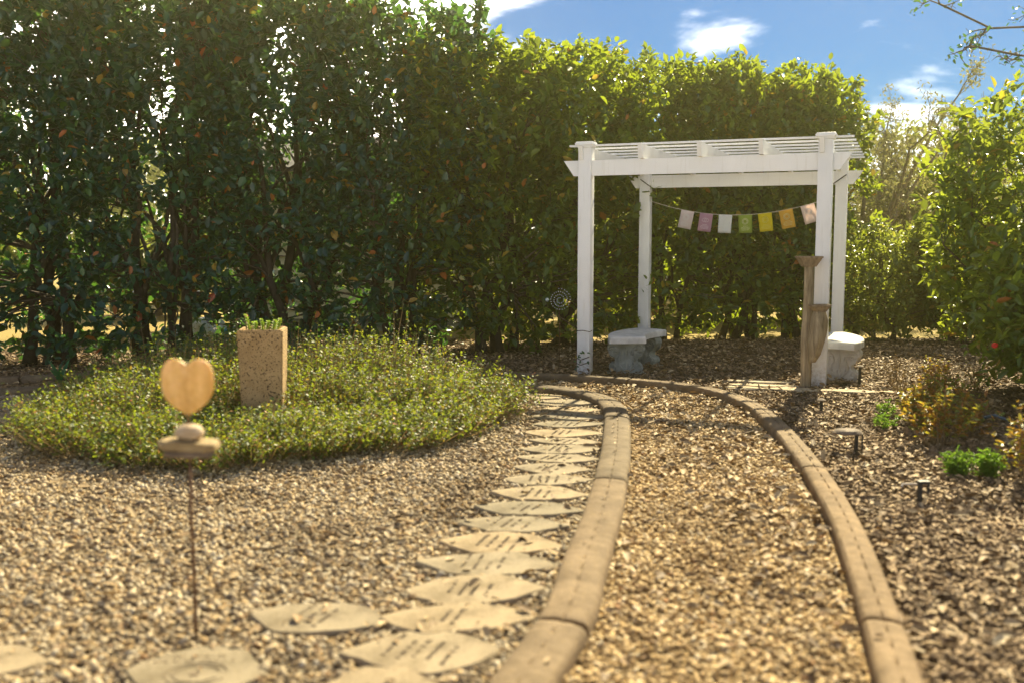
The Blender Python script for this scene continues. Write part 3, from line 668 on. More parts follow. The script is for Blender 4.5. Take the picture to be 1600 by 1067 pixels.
def flag_mat(k, c):
    t = NT('flag_cloth'); f = t.noise(16, 4); t.l(t.ramp(f, [(.3, tuple(x*.93 for x in c)), (.7, c)]), t.p.inputs['Base Color']); t.p.inputs['Roughness'].default_value = .9
    tr = t.n('ShaderNodeBsdfTranslucent'); tr.inputs[0].default_value = (*c, 1); mx = t.n('ShaderNodeMixShader'); mx.inputs[0].default_value = .45
    t.l(t.p.outputs[0], mx.inputs[1]); t.l(tr.outputs[0], mx.inputs[2]); t.l(mx.outputs[0], t.out.inputs[0]); return t.m
FC = [tuple(tuple(min(.88, q*1.2) for q in c) for c in f) for f in FC]
for k, x in enumerate(xs_f):
    rs = random.Random(50+k); W_, H_ = .152, .205; z = sag(x); sl = (sag(x+.02)-sag(x-.02))/.04
    tilt = math.atan(sl)*1.1
    mat = flag_mat(k, FC[k][0]); ink = flag_mat(k, FC[k][1])
    V = []; F = []; nx, nzv = 6, 7
    for j in range(nzv+1):
        for i in range(nx+1):
            u = (i/nx-.5)*W_; v = -j/nzv*H_
            V.append((u*(1-.02*j/nzv), .012*math.sin(u*30+k)*(j/nzv)+.02*rs.uniform(-.1, .1)*(j/nzv), v))
    for j in range(nzv):
        for i in range(nx): a = j*(nx+1)+i; F.append((a, a+1, a+nx+2, a+nx+1))
    me = bpy.data.meshes.new('flag'); me.from_pydata(V, [], F); me.materials.append(mat); me.shade_smooth()
    so = me; fl = link('flag', me, gar, (x, -.004, z), label=FN[k]); fl.rotation_euler = (0, -tilt, 0)
    md = fl.modifiers.new('thick', 'SOLIDIFY'); md.thickness = .0012
    if k != 2:
        mb = MB()
        def arc(cx, cz, r, rr=.0022, n=20, sx=1): mb.tube([(cx+r*sx*math.cos(t), -.0165, cz+r*math.sin(t)) for t in np.linspace(0, 6.2832, n)], rr, 4, False)
        if k == 1:
            arc(0, -.075, .022, sx=1.7); arc(0, -.075, .013)
        else:
            arc(0, -.075, .034); arc(0, -.075, .02)
            for q in range(8): arc(.027*math.cos(q*.785), -.075+.027*math.sin(q*.785), .007, .0016, 8)
        for q, ww in enumerate((.05, .085, .095, .08)):
            z_ = -.128-.0145*q; u = -ww/2
            while u < ww/2:
                lw = rs.uniform(.004, .011); mb.box((u+lw/2, -.0165, z_), (lw, .001, .0055)); u += lw+.0035
        mb.build('print', ink, fl, kind='stuff')

# ------------------------------------------------------------------ curved benches
def scroll_leg(mb, relief):
    half = [(.15, 0), (.175, .0), (.175, .035), (.155, .045), (.168, .075), (.155, .105), (.122, .118), (.108, .14), (.115, .17), (.145, .20), (.178, .235), (.185, .265), (.172, .295), (.15, .31)]
    return half
def bench(label, loc, rz, matleg, flip):
    loc = (loc[0], loc[1], -.025)
    b = thing('bench', label, 'bench', loc, rz, 'curved concrete benches under the pergola')
    rad, wd, span = 1.15, .36, R(52)
    outl = []; n = 14
    for i in range(n+1):
        a = -span/2+span*i/n; outl.append(((rad+wd/2)*math.cos(a)-rad, (rad+wd/2)*math.sin(a)))
    for i in range(n, -1, -1):
        a = -span/2+span*i/n; outl.append(((rad-wd/2)*math.cos(a)-rad, (rad-wd/2)*math.sin(a)))
    bm = bmesh.new(); lo = [bm.verts.new((x*flip, y, .325)) for x, y in outl]; hi = [bm.verts.new((x*flip, y, .392)) for x, y in outl]; m = len(outl)
    bm.faces.new(lo); top = bm.faces.new(hi)
    for i in range(m): bm.faces.new((lo[i], lo[(i+1) % m], hi[(i+1) % m], hi[i]))
    bmesh.ops.recalc_face_normals(bm, faces=bm.faces[:])
    ed = [e for e in bm.edges if abs(e.verts[0].co.z-e.verts[1].co.z) < .001 and e.verts[0].co.z > .35]
    ed += [e for e in bm.edges if abs(e.verts[0].co.z-e.verts[1].co.z) > .03 and e.calc_face_angle(0) > 1]
    bmesh.ops.bevel(bm, geom=ed, offset=.02, segments=3, affect='EDGES', profile=.6)
    me = bpy.data.meshes.new('seat'); bm.to_mesh(me); bm.free(); me.materials.append(MAT['seat']); me.shade_smooth(); me.set_sharp_from_angle(angle=R(50)); link('seat', me, b)
    half = scroll_leg(None, None)
    prof = smooth_line([(x, z) for x, z in half[2:]], .012)
    full = [(-.175, .0), (.175, .0)]+[tuple(p) for p in prof]+[(-p[0], p[1]) for p in prof[::-1]]
    for sgn in (-1, 1):
        a = sgn*R(17); mb = MB(); T = .12
        M0 = Matrix.Translation(((rad*math.cos(a)-rad)*flip, rad*math.sin(a), 0)) @ Matrix.Rotation(a*flip, 4, 'Z') @ Matrix(((1, 0, 0, 0), (0, 0, 1, -T/2), (0, 1, 0, 0), (0, 0, 0, 1)))
        mb.prism([(x, z*1.045) for x, z in full], T, M0)
        for fz, d in ((-.002, 1), (T+.002, 1)):
            for sx in (-1, 1):
                for cx, cz, r0, turns, dr in ((.118, .245, .052, 2.2, 1), (.120, .082, .034, 1.8, -1)):
                    pts = []
                    for t in np.linspace(0, 1, 26):
                        th = dr*(turns*2*math.pi*t)-math.pi/2*dr; r = r0*(1-.85*t); pts.append(M0 @ Vector((sx*(cx+r*math.cos(th)*.9), cz+r*math.sin(th), fz)))
                    mb.tube(pts, list(np.linspace(.016, .009, 26)), 6)
                pts = [M0 @ Vector((sx*x, z, fz)) for x, z in ((.10, .29), (.06, .25), (.055, .20), (.075, .155), (.07, .11), (.045, .08), (.02, .06))]
                mb.tube(pts, [.008, .014, .017, .017, .014, .011, .006], 6)
            pts = [M0 @ Vector((x, z, fz)) for x, z in ((0, .05), (0, .10), (0, .16), (0, .22), (0, .28))]
            mb.tube(pts, [.006, .014, .008, .016, .006], 8)
            pts = [M0 @ Vector((.028*math.cos(t), .10+.032*math.sin(t), fz)) for t in np.linspace(0, 6.2832, 14)]; mb.tube(pts, .006, 5)
        lg = mb.build('leg', matleg, b, 40)
        mb = MB(); mb.box(((rad*math.cos(a)-rad)*flip, rad*math.sin(a), .012), (.39, .15, .05), Matrix.Rotation(a*flip, 3, 'Z'), .008); mb.build('foot', matleg, lg)
    return b
bench('curved concrete bench with dark mossy scroll legs, behind the front left post', (1.20, 10.05, 0), R(-22), MAT['patina'], -1)
bench('curved pale concrete bench with scroll legs, behind the front right post', (3.19, 9.52, 0), R(-14), MAT['pale'], 1)

# ------------------------------------------------------------------ driftwood stand
ds = thing('driftwood_stand', 'weathered driftwood post stand with two wooden trays, before the front right post', 'driftwood stand', (2.575, 8.66, 0))
def log(name, pts, rad, seed, n=14):
    fine = []; fr = []
    P = np.array(pts, float)
    for i in range(len(P)-1):
        for t in (0, .25, .5, .75): fine.append(P[i]*(1-t)+P[i+1]*t); fr.append(rad[i]*(1-t)+rad[i+1]*t)
    fine.append(P[-1]); fr.append(rad[-1]); vs = []; fs = []
    for j, (p, r) in enumerate(zip(fine, fr)):
        for k in range(n):
            a = 2*math.pi*k/n; q = r*(1+.26*mnoise.noise((math.cos(a)*1.6, math.sin(a)*1.6, p[2]*3+seed))+.20*mnoise.noise((math.cos(a)*5, math.sin(a)*5, p[2]*2.2+seed)))
            vs.append((p[0]+q*math.cos(a), p[1]+q*math.sin(a), p[2]))
    for j in range(len(fine)-1):
        for k in range(n): fs.append((j*n+k, j*n+(k+1) % n, (j+1)*n+(k+1) % n, (j+1)*n+k))
    fs.append(tuple(range(n))[::-1]); fs.append(tuple((len(fine)-1)*n+k for k in range(n)))
    return MB().add(vs, fs).build(name, MAT['drift'], ds, 60)
log('post', [(0, 0, -.05), (.0, 0, .12), (.0, 0, .35), (.005, 0, .6), (.005, .0, .82), (.0, 0, .95), (.0, 0, 1.07)], [.052, .046, .05, .044, .045, .042, .04], 1)
log('short_post', [(.035, -.085, .24), (.05, -.09, .31), (.06, -.095, .42), (.07, -.095, .52), (.072, -.095, .62), (.072, -.095, .68)], [.025, .055, .07, .068, .06, .045], 7)
def tray(x, y, z, w, hgt):
    mb = MB(); vs = []
    for ww, zz_ in ((w*.28, 0), (w*.5, hgt), (w*.53, hgt), (w*.53, hgt+.014), (w*.48, hgt+.014), (w*.40, hgt*.7)):
        for sx, sy in ((-1, -1), (1, -1), (1, 1), (-1, 1)): vs.append((x+sx*ww, y+sy*ww*.85, z+zz_))
    fs = [(3, 2, 1, 0), (20, 21, 22, 23)]
    for r in range(5):
        for k in range(4): fs.append((r*4+k, r*4+(k+1) % 4, r*4+4+(k+1) % 4, r*4+4+k))
    mb.add(vs, fs).build('tray', MAT['traywood'], ds)
tray(.0, 0, 1.062, .19, .075); tray(.075, -.095, .675, .155, .05)

# ------------------------------------------------------------------ heart on its stake
hs = thing('heart_ornament', 'pale stone heart over stacked stones on a thin rusty stake', 'heart ornament', (-1.02, 3.10, 0), 0)
half = [(0, .063), (.007, .0695), (.021, .0785), (.042, .082), (.062, .075), (.077, .054), (.083, .022), (.0815, -.008), (.075, -.034), (.063, -.053), (.047, -.068), (.029, -.081), (.012, -.091), (0, -.096)]
H1 = smooth_line(half, .006); outl = [tuple(p) for p in H1]+[(-p[0], p[1]) for p in H1[::-1][1:-1]]
vs = []; fs = []; n = len(outl); T = .026; sl = [1, .985, .95, .88, .78, .64, .46, .25]
def hz(s, x, z): return T*math.sqrt(max(0, 1-s*s))*(1-.16*math.exp(-(x/.012)**2)*max(0, min(1, (z-.01)/.05)))
for sgn in (-1, 1):
    base = len(vs)
    for s in sl:
        for x, z in outl: vs.append((x*s, sgn*hz(s, x*s, (z-.004)*s), (z-.01)*s+.01))
    c = len(vs); vs.append((0, sgn*hz(0, 0, .0), .01))
    for r in range(len(sl)-1):
        for k in range(n):
            q = (base+r*n+k, base+r*n+(k+1) % n, base+(r+1)*n+(k+1) % n, base+(r+1)*n+k); fs.append(q if sgn < 0 else q[::-1])
    for k in range(n):
        q = (base+(len(sl)-1)*n+k, base+(len(sl)-1)*n+(k+1) % n, c); fs.append(q if sgn < 0 else q[::-1])
ZH = .833
hb = MB().add([(x, y, z+ZH) for x, y, z in vs], fs); me = hb.mesh('heart', MAT['heart'])
bm = bmesh.new(); bm.from_mesh(me); bmesh.ops.remove_doubles(bm, verts=bm.verts[:], dist=.0004); bmesh.ops.recalc_face_normals(bm, faces=bm.faces[:]); bm.to_mesh(me); bm.free(); me.shade_smooth()
link('heart', me, hs)
mb = MB(); mb.tube([(0, 0, -.06), (.002, 0, .2), (-.002, 0, .4), (0, 0, .61)], .0055, 8); mb.tube([(0, 0, .70), (0, 0, .752)], .003, 8); mb.build('stake', MAT['rust'], hs, True)
def rocky(c, d, seed, amp=.12, sub=3, power=1.0, rot=0):
    bm = bmesh.new(); bmesh.ops.create_icosphere(bm, subdivisions=sub, radius=1); bm.verts.index_update(); vs = []
    for v in bm.verts:
        p = v.co.copy(); q = Vector([math.copysign(abs(a)**power, a) for a in p]); q *= 1+amp*mnoise.noise(p*1.7+Vector((seed, seed*2, 0)))
        q = Vector((q.x*d[0], q.y*d[1], q.z*d[2])); q.rotate(Matrix.Rotation(rot, 3, 'Y')); vs.append(q+Vector(c))
    fs = [[v.index for v in f.verts] for f in bm.faces]; bm.free(); return vs, fs
MB().add(*rocky((.002, 0, .682), (.046, .035, .027), 3, .10, 3, .95)).build('pebble', MAT['rock'], hs, True)
MB().add(*rocky((-.001, 0, .643), (.092, .05, .016), 9, .10, 4, .42, R(3))).build('upper_stone', MAT['ochre'], hs, 45)
MB().add(*rocky((.0, 0, .617), (.077, .045, .012), 14, .10, 4, .42)).build('lower_stone', MAT['slate'], hs, 45)

# ------------------------------------------------------------------ stone planter with succulent
pl = thing('stone_planter', 'tall tapering pitted stone planter rising out of the ground cover', 'planter', (-1.66, 6.60, 0), R(6.5))
def frust(w0, w1, h, wall=.035, dp=.12):
    bm = bmesh.new(); rings = []
    for ww, z in ((w0, 0), (w1, h), (w1-wall*2, h), (w1-wall*2-.01, h-dp)):
        rings.append([bm.verts.new((sx*ww/2, sy*ww/2, z)) for sx, sy in ((-1, -1), (1, -1), (1, 1), (-1, 1))])
    for a, b in zip(rings[:-1], rings[1:]):
        for k in range(4): bm.faces.new((a[k], a[(k+1) % 4], b[(k+1) % 4], b[k]))
    bm.faces.new(rings[0][::-1]); bm.faces.new(rings[-1])
    ed = [e for e in bm.edges if max(v.co.z for v in e.verts) > h-.001 or abs(e.verts[0].co.z-e.verts[1].co.z) > .3]
    bmesh.ops.bevel(bm, geom=ed, offset=.007, segments=2, affect='EDGES')
    return bm
bm = frust(.255, .295, .705); me = bpy.data.meshes.new('pot'); bm.to_mesh(me); bm.free(); me.materials.append(MAT['planter']); me.shade_smooth(); me.set_sharp_from_angle(angle=R(45)); link('pot', me, pl)
MB().box((0, 0, .63), (.215, .215, .09)).build('soil', MAT['soil'], pl)
su = thing('succulent', 'bright yellow green succulent with stubby stalks in the stone planter', 'succulent', (-1.64, 6.58, .67))
rs = np.random.default_rng(21)
for k, (dx, dy, hh, ln) in enumerate([(-.085, -.03, .125, -.03), (-.045, -.05, .08, .0), (-.01, .0, .095, -.01), (.02, -.05, .085, .02), (.055, -.02, .09, .02), (.085, -.04, .10, .03), (-.065, .03, .07, -.02), (.04, .05, .075, .03)]):
    mb = MB(); mb.tube([(dx, dy, -.01), (dx+ln*.5, dy, hh*.5), (dx+ln, dy, hh)], .006, 6); st = mb.build('stalk', MAT['succ'], su, True)
    n = 34; t = np.linspace(.12, 1, n); a = np.arange(n)*2.4
    P = np.column_stack([dx+ln*t, np.full(n, dy), hh*t]); D = np.column_stack([np.cos(a), np.sin(a), np.full(n, .7)])
    V, F = leaf_mesh(P, D, np.column_stack([-np.cos(a)*.6, -np.sin(a)*.6, np.ones(n)]), rs.uniform(.017, .027, n), rs.uniform(.014, .02, n))
    link('leaves', np_mesh('leaves', V, F, MAT['succ']), st, kind='stuff')
rb = thing('red_bud', 'single red bud on a dark stick at the left of the planter', 'flower', (-1.765, 6.60, .655))
MB().tube([(0, 0, -.02), (-.004, 0, .06), (0, 0, .118)], .004, 6).build('stem', MAT['bark'], rb, True)
MB().add(*rocky((0, 0, .13), (.011, .011, .016), 2, .1, 2)).build('bud', MAT['red'], rb, True)

# ------------------------------------------------------------------ spiral wind spinner hung in the hedge
sp = thing('spiral_spinner', 'beaded glass spiral ornament on a thin rod before the hedge, left of the pergola', 'garden ornament', (.50, 10.42, 0), R(-4))
MB().tube([(0, .012, -.05), (0, .012, .66)], .004, 6).build('rod', MAT['rust'], sp, True)
mb = MB(); pts = []
for t in np.linspace(0, 1, 150):
    a = t*6.4*math.pi+.4; r = .014+.104*t; pts.append((r*math.cos(a), 0, .67+r*math.sin(a)))
mb.tube(pts, .003, 5); mb.build('spiral_wire', MAT['rust'], sp, True)
s_len = 0
for a, b in zip(pts[:-1], pts[1:]):
    d = math.dist(a, b); s_len += d
    if s_len > .0165:
        s_len = 0; link('bead', bpy.data.meshes.get('bead') or MB().add(*rocky((0, 0, 0), (.0065, .0065, .0065), 1, .05, 2)).mesh('bead', MAT['spin'], True), sp, b)
o = link('glass_ball', MB().add(*rocky((0, 0, 0), (.021, .021, .021), 1, .02, 3)).mesh('glass_ball', MAT['spin'], True), sp, (-.132, 0, .67))

# ------------------------------------------------------------------ path lights in the mulch
def pathlight(label, x, y, hh, kind, rz=0):
    o = thing('path_light', label, 'path light', (x, y, 0), rz, 'small black path lights in the mulch')
    MB().box((0, 0, hh/2-.03), (.022, .016, hh+.06), None, .003).build('stake', MAT['black'], o)
    if kind == 'disc':
        MB().lathe([(.085, 0), (.09, .006), (.075, .022), (.03, .03), (.0, .031)], (-.055, 0, hh-.01), 18, .8).build('cap', MAT['slate'], o, 40)
        MB().box((.035, 0, hh*.55), (.008, .008, hh*.7)).build('bracket', MAT['black'], o)
    elif kind == 'hook':
        MB().box((.016, 0, hh), (.058, .03, .016), None, .003).build('cap', MAT['black'], o)
        MB().box((.04, 0, hh-.03), (.008, .01, .05)).build('bracket', MAT['black'], o)
    else:
        MB().lathe([(.03, 0), (.034, .006), (.02, .016), (.0, .018)], (0, 0, hh), 14).build('cap', MAT['slate'], o, 40)
pathlight('black path light with a wide tilted cap, right of the outer kerb', 2.09, 5.95, .135, 'disc')
pathlight('small black hooked path light nearest the camera in the mulch', 1.99, 4.76, .115, 'hook')
pathlight('thin dark path light just right of the pale bench', 3.1, 8.80, .17, 'plain')
pathlight('short path light in the shadow before the driftwood stand', 2.31, 7.35, .10, 'plain')
ho = MB().tube([(3.15, 7.0, .02), (3.24, 6.86, .05), (3.3, 6.72, .10), (3.33, 6.6, .09), (3.42, 6.5, .02)], .011, 8).build('garden_hose', MAT['hose'], None, True, label='blue grey hose end showing under the big laurel', category='hose')
ho2 = MB().tube([(2.0, 5.02, .02), (2.02, 5.05, .035), (2.08, 5.08, .028), (2.16, 5.1, .02)], .006, 6).build('stick', MAT['rope'], None, True, label='pale dry stick lying behind the hooked path light', category='stick')

# ------------------------------------------------------------------ ground cover bed
rg = np.random.default_rng(77); n = 9500
r = np.sqrt(rg.uniform(0, 1, n)); a = rg.uniform(0, 2*math.pi, n); wob = 1+.05*np.sin(3*a+1)+.04*np.sin(7*a)+.03*np.sin(17*a+2)+rg.normal(0, .02, n)
B = np.column_stack([GC[0]+GC[2]*r*wob*np.cos(a), GC[1]+GC[3]*r*wob*np.sin(a), np.zeros(n)])
gn = snoise(np.column_stack([B[:, :2], np.zeros(n)]), 3, 2.6); hh = (.20+.38*(1-r**2.8)*np.clip((B[:, 1]-5.7)/1.9, .35, 1.05))*(1+.2*gn)*rg.uniform(.62, 1.12, n)*np.where(rg.uniform(size=n) < .05, 1.4, 1)
keep = ~((np.abs(B[:, 0]+1.66) < .18) & (np.abs(B[:, 1]-6.6) < .19)); B, hh, a, r = B[keep], hh[keep], a[keep], r[keep]; n = len(B)
lean = np.column_stack([np.cos(a), np.sin(a)])*(.05+.13*r[:, None]**3)+rg.normal(0, .07, (n, 2))
T_ = B+np.column_stack([lean, hh])
V, F = leaf_mesh(B, T_-B, np.column_stack([np.zeros(n), -np.ones(n), np.zeros(n)])+rg.normal(0, .3, (n, 3)), np.linalg.norm(T_-B, axis=1), np.full(n, .006), DIAM, DIAM_F)
link('dry_stems', np_mesh('ground_cover_stems', V, F, MAT['dry']), None, kind='stuff', label='wiry stems under the golden ground cover', category='ground cover')
per = 15; tt = rg.uniform(.3, 1.02, n*per)
P = np.repeat(B, per, 0)+np.repeat(T_-B, per, 0)*tt[:, None]+rg.normal(0, .012, (n*per, 3))
D = unit(np.column_stack([rg.normal(size=(n*per, 2)), rg.normal(.35, .5, n*per)])); N = unit(np.column_stack([rg.normal(0, .6, (n*per, 2)), np.ones(n*per)]))
Ls = rg.uniform(.016, .036, n*per); V, F = leaf_mesh(P, D, N, Ls, Ls*.55, DIAM, DIAM_F)
link('ground_cover', np_mesh('ground_cover', V, F, MAT['cover']), None, kind='stuff', label='low mound of golden green small leaved ground cover', category='ground cover')

# ------------------------------------------------------------------ small plants
def stem_plant(name, label, cat, x, y, h, rad, ns, seed, mat, L, per, group=None, aspect=.4, low=.2, smat='dry', sr=.004):
    rg = np.random.default_rng(seed); o = thing(name, label, cat, (x, y, 0), 0, group); Ps, Ds = [], []; mb = MB()
    for s in range(ns):
        a = rg.uniform(0, 6.28); q = rg.uniform(.1, 1); b = np.array([.25*rad*q*math.cos(a), .25*rad*q*math.sin(a), -.02]); t = np.array([rad*q*math.cos(a), rad*q*math.sin(a), h*rg.uniform(.6, 1)*(1-.25*q)])
        p = bent(b, t, rg, 5, .012); mb.tube(p, list(np.linspace(sr, sr*.4, 5)), 4, False)
        tv = rg.uniform(low, 1, per); i0 = np.minimum((tv*4).astype(int), 3); f = tv*4-i0
        Ps.append(p[i0]+(p[i0+1]-p[i0])*f[:, None]); d = np.column_stack([rg.normal(size=(per, 2)), rg.normal(.5, .4, per)]); Ds.append(d)
    mb.build('stems', MAT[smat], o, True, kind='stuff')
    P = np.concatenate(Ps); D = np.concatenate(Ds); n = len(P); Ls = L*rg.uniform(.7, 1.25, n)
    V, F = leaf_mesh(P, D, np.column_stack([rg.normal(0, .5, (n, 2)), np.ones(n)]), Ls, Ls*aspect); V[:, 2] = np.maximum(V[:, 2], .006)
    link('leaves', np_mesh('leaves', V, F, MAT[mat]), o, kind='stuff'); return o
NG = 'orange and green nandina bushes beside the big laurel'
for x, y, h, r_, s, lab in [(2.78, 6.72, .36, .22, 1, 'orange leaved nandina nearest the small green sprig'), (2.66, 6.1, .40, .24, 2, 'front orange and green nandina of the clump by the laurel'), (2.98, 6.42, .40, .24, 3, 'orange nandina tucked against the laurel foot'), (3.18, 7.3, .40, .26, 4, 'hindmost yellow orange nandina by the laurel'), (2.72, 5.12, .50, .28, 5, 'tall orange nandina at the right edge beside the bright green tufts'), (2.95, 6.95, .42, .24, 6, 'middle yellow green nandina behind the front clump')]:
    stem_plant('nandina', lab, 'nandina bush', x, y, h, r_, 19, 400+s, 'nandina', .043, 22, NG, .42, .3)
for x, y, h, s, lab in [(2.42, 5.32, .17, 1, 'left one of the two bright green feathery tufts'), (2.58, 5.30, .17, 2, 'right one of the two bright green feathery tufts'), (2.56, 6.72, .12, 3, 'tiny bright green sprig left of the nandinas'), (2.72, 7.15, .16, 4, 'tiny bright green sprout behind the nandinas')]:
    stem_plant('green_tuft', lab, 'green tuft', x, y, h, .09, 46 if s < 3 else 16, 500+s, 'sprig', .034, 14, 'bright green tufts in the mulch', .22, .1, 'sprig', .003)
for k, (x, y, h) in enumerate([(3.35, 8.6, .33), (3.6, 8.5, .36), (3.45, 8.0, .34), (3.85, 8.9, .3), (3.2, 8.05, .28), (3.75, 8.05, .36)]):
    stem_plant('dry_perennial', ['dry stalky perennial behind the rightmost slab', 'dry stalky perennial left of the laurel base', 'dry stalky perennial just behind the hindmost nandina', 'farthest dry stalky perennial near the low hedge', 'short dry stalky perennial at the rightmost slab', 'dry stalky perennial pressed against the laurel'][k], 'dry plant', x, y, h, .16, 14, 600+k, 'nandina' if k % 2 else 'dry', .03, 8, 'dry perennials between bench and laurel', .35, .3)
def flax(label, x, y, seed, hh):
    rg = np.random.default_rng(seed); o = thing('strap_leaf_plant', label, 'leafy plant', (x, y, 0), 0, 'strap leaved plants at the hedge foot')
    for k in range(5):
        a = rg.uniform(0, 6.28); d = Vector((math.cos(a)*.22, math.sin(a)*.22, 1)).normalized(); s = d.cross(Vector((0, 1, 0))).normalized(); h_ = hh*rg.uniform(.6, 1); mb = MB(); vs = []
        for t, wv in ((0, .010), (.3, .019), (.6, .018), (.85, .010), (1, .001)):
            c = d*h_*t+Vector((math.cos(a), math.sin(a), -.3))*.05*t*t; vs += [c-s*wv, c+Vector((0, .004, 0)), c+s*wv]
        mb.add(vs, [(j*3+q, j*3+q+1, j*3+q+4, j*3+q+3) for j in range(4) for q in (0, 1)]).build('leaf', MAT['flax'], o, True)
flax('single upright green strap leaved plant at the hedge foot, far left', -4.12, 9.0, 1, .24); flax('green strap leaved plant at the hedge foot above the heart', -3.05, 8.95, 2, .22); flax('broad green strap leaved plant next to the ground cover edge', -2.88, 8.75, 4, .17)

# ------------------------------------------------------------------ hedge: a row of tall shrubs
HG = 'tall shrubs forming the evergreen hedge'
HL = [(-7.35, 9.75, 3.9, 'tall hedge shrub mostly outside the left edge'), (-6.1, 10.05, 3.95, 'tall dark hedge shrub at the far left edge'), (-4.9, 10.35, 3.9, 'tall hedge shrub with thick paired trunks, second from the left edge'), (-3.7, 10.65, 3.95, 'tall dark hedge shrub behind the heart ornament'), (-2.5, 10.95, 3.95, 'tall hedge shrub with a leaning trunk behind the stone planter'),
      (-1.35, 11.25, 3.74, 'tall hedge shrub standing in front of the shed wall, right of the planter'), (-.2, 11.5, 3.45, 'hedge shrub with bare forked stems right before the shed'), (.75, 12.3, 3.42, 'hedge shrub behind the spiral ornament'), (2.0, 13.25, 3.52, 'hedge shrub behind the left part of the flag garland'), (3.05, 13.35, 3.46, 'hedge shrub behind the right flags of the garland'), (3.9, 13.5, 3.32, 'last hedge shrub at the right end, behind the right posts')]
for k, (x, y, h, lab) in enumerate(HL):
    shrub('hedge_shrub', lab, 'hedge shrub', x, y, h, .98 if k < 10 else .74, .66, 900+k, ncl=1080, per=12, L=.098, mat='hedge_lit' if k > 5 else 'hedge', nst=4 if k % 3 else 5, low=.12, group=HG, rz=R(14), br=.062 if k < 6 else .05, nbr=340, aspect=.54, clump=.55, spread=.13)
# big laurel on the right
shrub('laurel_bush', 'big glossy laurel bush filling the right edge', 'laurel bush', 4.82, 8.2, 2.62, 1.30, 1.15, 31, ncl=1500, per=12, L=.088, mat='laurel', nst=5, low=.12, shape='round', br=.045, spread=.14, nbr=320, clump=.6, leaf_parts=290, aspect=.46, lean=.8)
shrub('laurel_bush', 'lower darker laurel in front of the big one, touching the ground behind the nandinas', 'laurel bush', 4.5, 7.0, 1.5, 1.12, .85, 37, ncl=950, per=12, L=.088, mat='laurel', nst=4, low=.08, shape='round', br=.04, spread=.14, nbr=200, clump=.6, aspect=.46, lean=.8)
lb = [o for o in bpy.data.objects if o.name.startswith('laurel_bush')][-1]
fl_ = MB()
for k in range(7):
    a = k*.9; fl_.add(*rocky((3.37-4.5+.012*math.cos(a), 6.92-7.0-.01, .56+.012*math.sin(a)), (.013, .007, .009), k, .4, 2))
fl_.build('flower', MAT['red'], lb, True, kind='stuff')
# low hedge behind the benches
LG = 'low rounded shrubs right of the pergola'
shrub('low_shrub', 'low yellow green shrub just right of the back right post', 'shrub', 4.75, 12.9, 1.52, .82, .7, 41, ncl=560, per=12, L=.075, mat='lowhedge', nst=4, low=.08, shape='round', group=LG, br=.03, spread=.11, nbr=160, clump=.7, lean=.9)
shrub('low_shrub', 'low yellow green shrub between the bench and the big laurel', 'shrub', 5.75, 12.6, 1.5, .85, .7, 42, ncl=560, per=12, L=.075, mat='lowhedge', nst=4, low=.08, shape='round', group=LG, br=.03, spread=.11, nbr=160, clump=.7, lean=.9)

# ------------------------------------------------------------------ bare and sparse trees
def bare_tree(name, label, cat, x, y, h, seed, nl=6, spread=1.4, tmat='greybark', leafmat='olive', leaves=2500, L=.05, r0=.07, fork=.25, arch=.0, targets=None, up=.5):
    rg = np.random.default_rng(seed); o = thing(name, label, cat, (x, y, 0)); tips = []
    tb = MB(); top = np.array([0, 0, h*fork]); tb.tube(bent((0, 0, -.1), top, rg, 5, .03), list(np.linspace(r0*1.3, r0, 5)), 8); tb.build('trunk', MAT[tmat], o, True)
    ends = targets or [(spread*math.cos(6.283*k/nl+rg.uniform(-.4, .4))*rg.uniform(.5, 1), spread*math.sin(6.283*k/nl)*rg.uniform(.4, .9), h*rg.uniform(.75, 1)) for k in range(nl)]
    for e in ends:
        e = np.array(e); mb = MB(); k = 8; t = np.linspace(0, 1, k)[:, None]; p = top+(e-top)*t; p[:, 2] += arch*h*np.sin(t[:, 0]*math.pi)*.35; p[1:-1] += rg.normal(0, .04, (k-2, 3))
        rr = np.linspace(r0*.6, .008, k); mb.tube(p, list(rr), 6)
        for q in range(1, k):
            for s in range(3):
                ln = rg.uniform(.25, .7)*spread*.5*(1-.4*q/k); d = unit((p[q]-p[q-1])[None]*1.0/np.linalg.norm(p[q]-p[q-1])+rg.normal(0, .65, (1, 3))+np.array([[0, 0, up*.5]]))[0]
                b = bent(p[q], p[q]+d*ln, rg, 4, .025); mb.tube(b, [max(.006, rr[q]*.5), .006, .005, .003], 4, False); tips += [b[1], b[2], b[3]]
                for w_ in range(3):
                    j = rg.integers(1, 4); d2 = unit((d+rg.normal(0, .6, 3))[None])[0]; b2 = bent(b[j], b[j]+d2*ln*.55, rg, 3, .02); mb.tube(b2, [.004, .003, .002], 3, False); tips += [b2[1], b2[2]]
        mb.build('limb', MAT[tmat], o, True)
    if leaves:
        T = np.array(tips); i = rg.integers(0, len(T), leaves); P = T[i]+rg.normal(0, L*.7, (leaves, 3)); Ls = L*rg.uniform(.6, 1.3, leaves)
        V, F = leaf_mesh(P, rg.normal(size=(leaves, 3)), rg.normal(size=(leaves, 3))+np.array([0, 0, 1]), Ls, Ls*.42); link('crown', np_mesh('crown', V, F, MAT[leafmat]), o, kind='stuff')
    return o
bare_tree('sparse_tree', 'thin leaved spreading tree behind the pergola right side', 'tree', 6.1, 17.2, 3.9, 61, 9, 1.9, leaves=5200, L=.07, r0=.08, fork=.16, arch=.25)
bare_tree('sparse_tree', 'smaller thin leaved tree behind the low shrubs', 'tree', 7.6, 18.5, 3.2, 62, 7, 1.7, leaves=4200, L=.07, r0=.06, fork=.2, arch=.2)
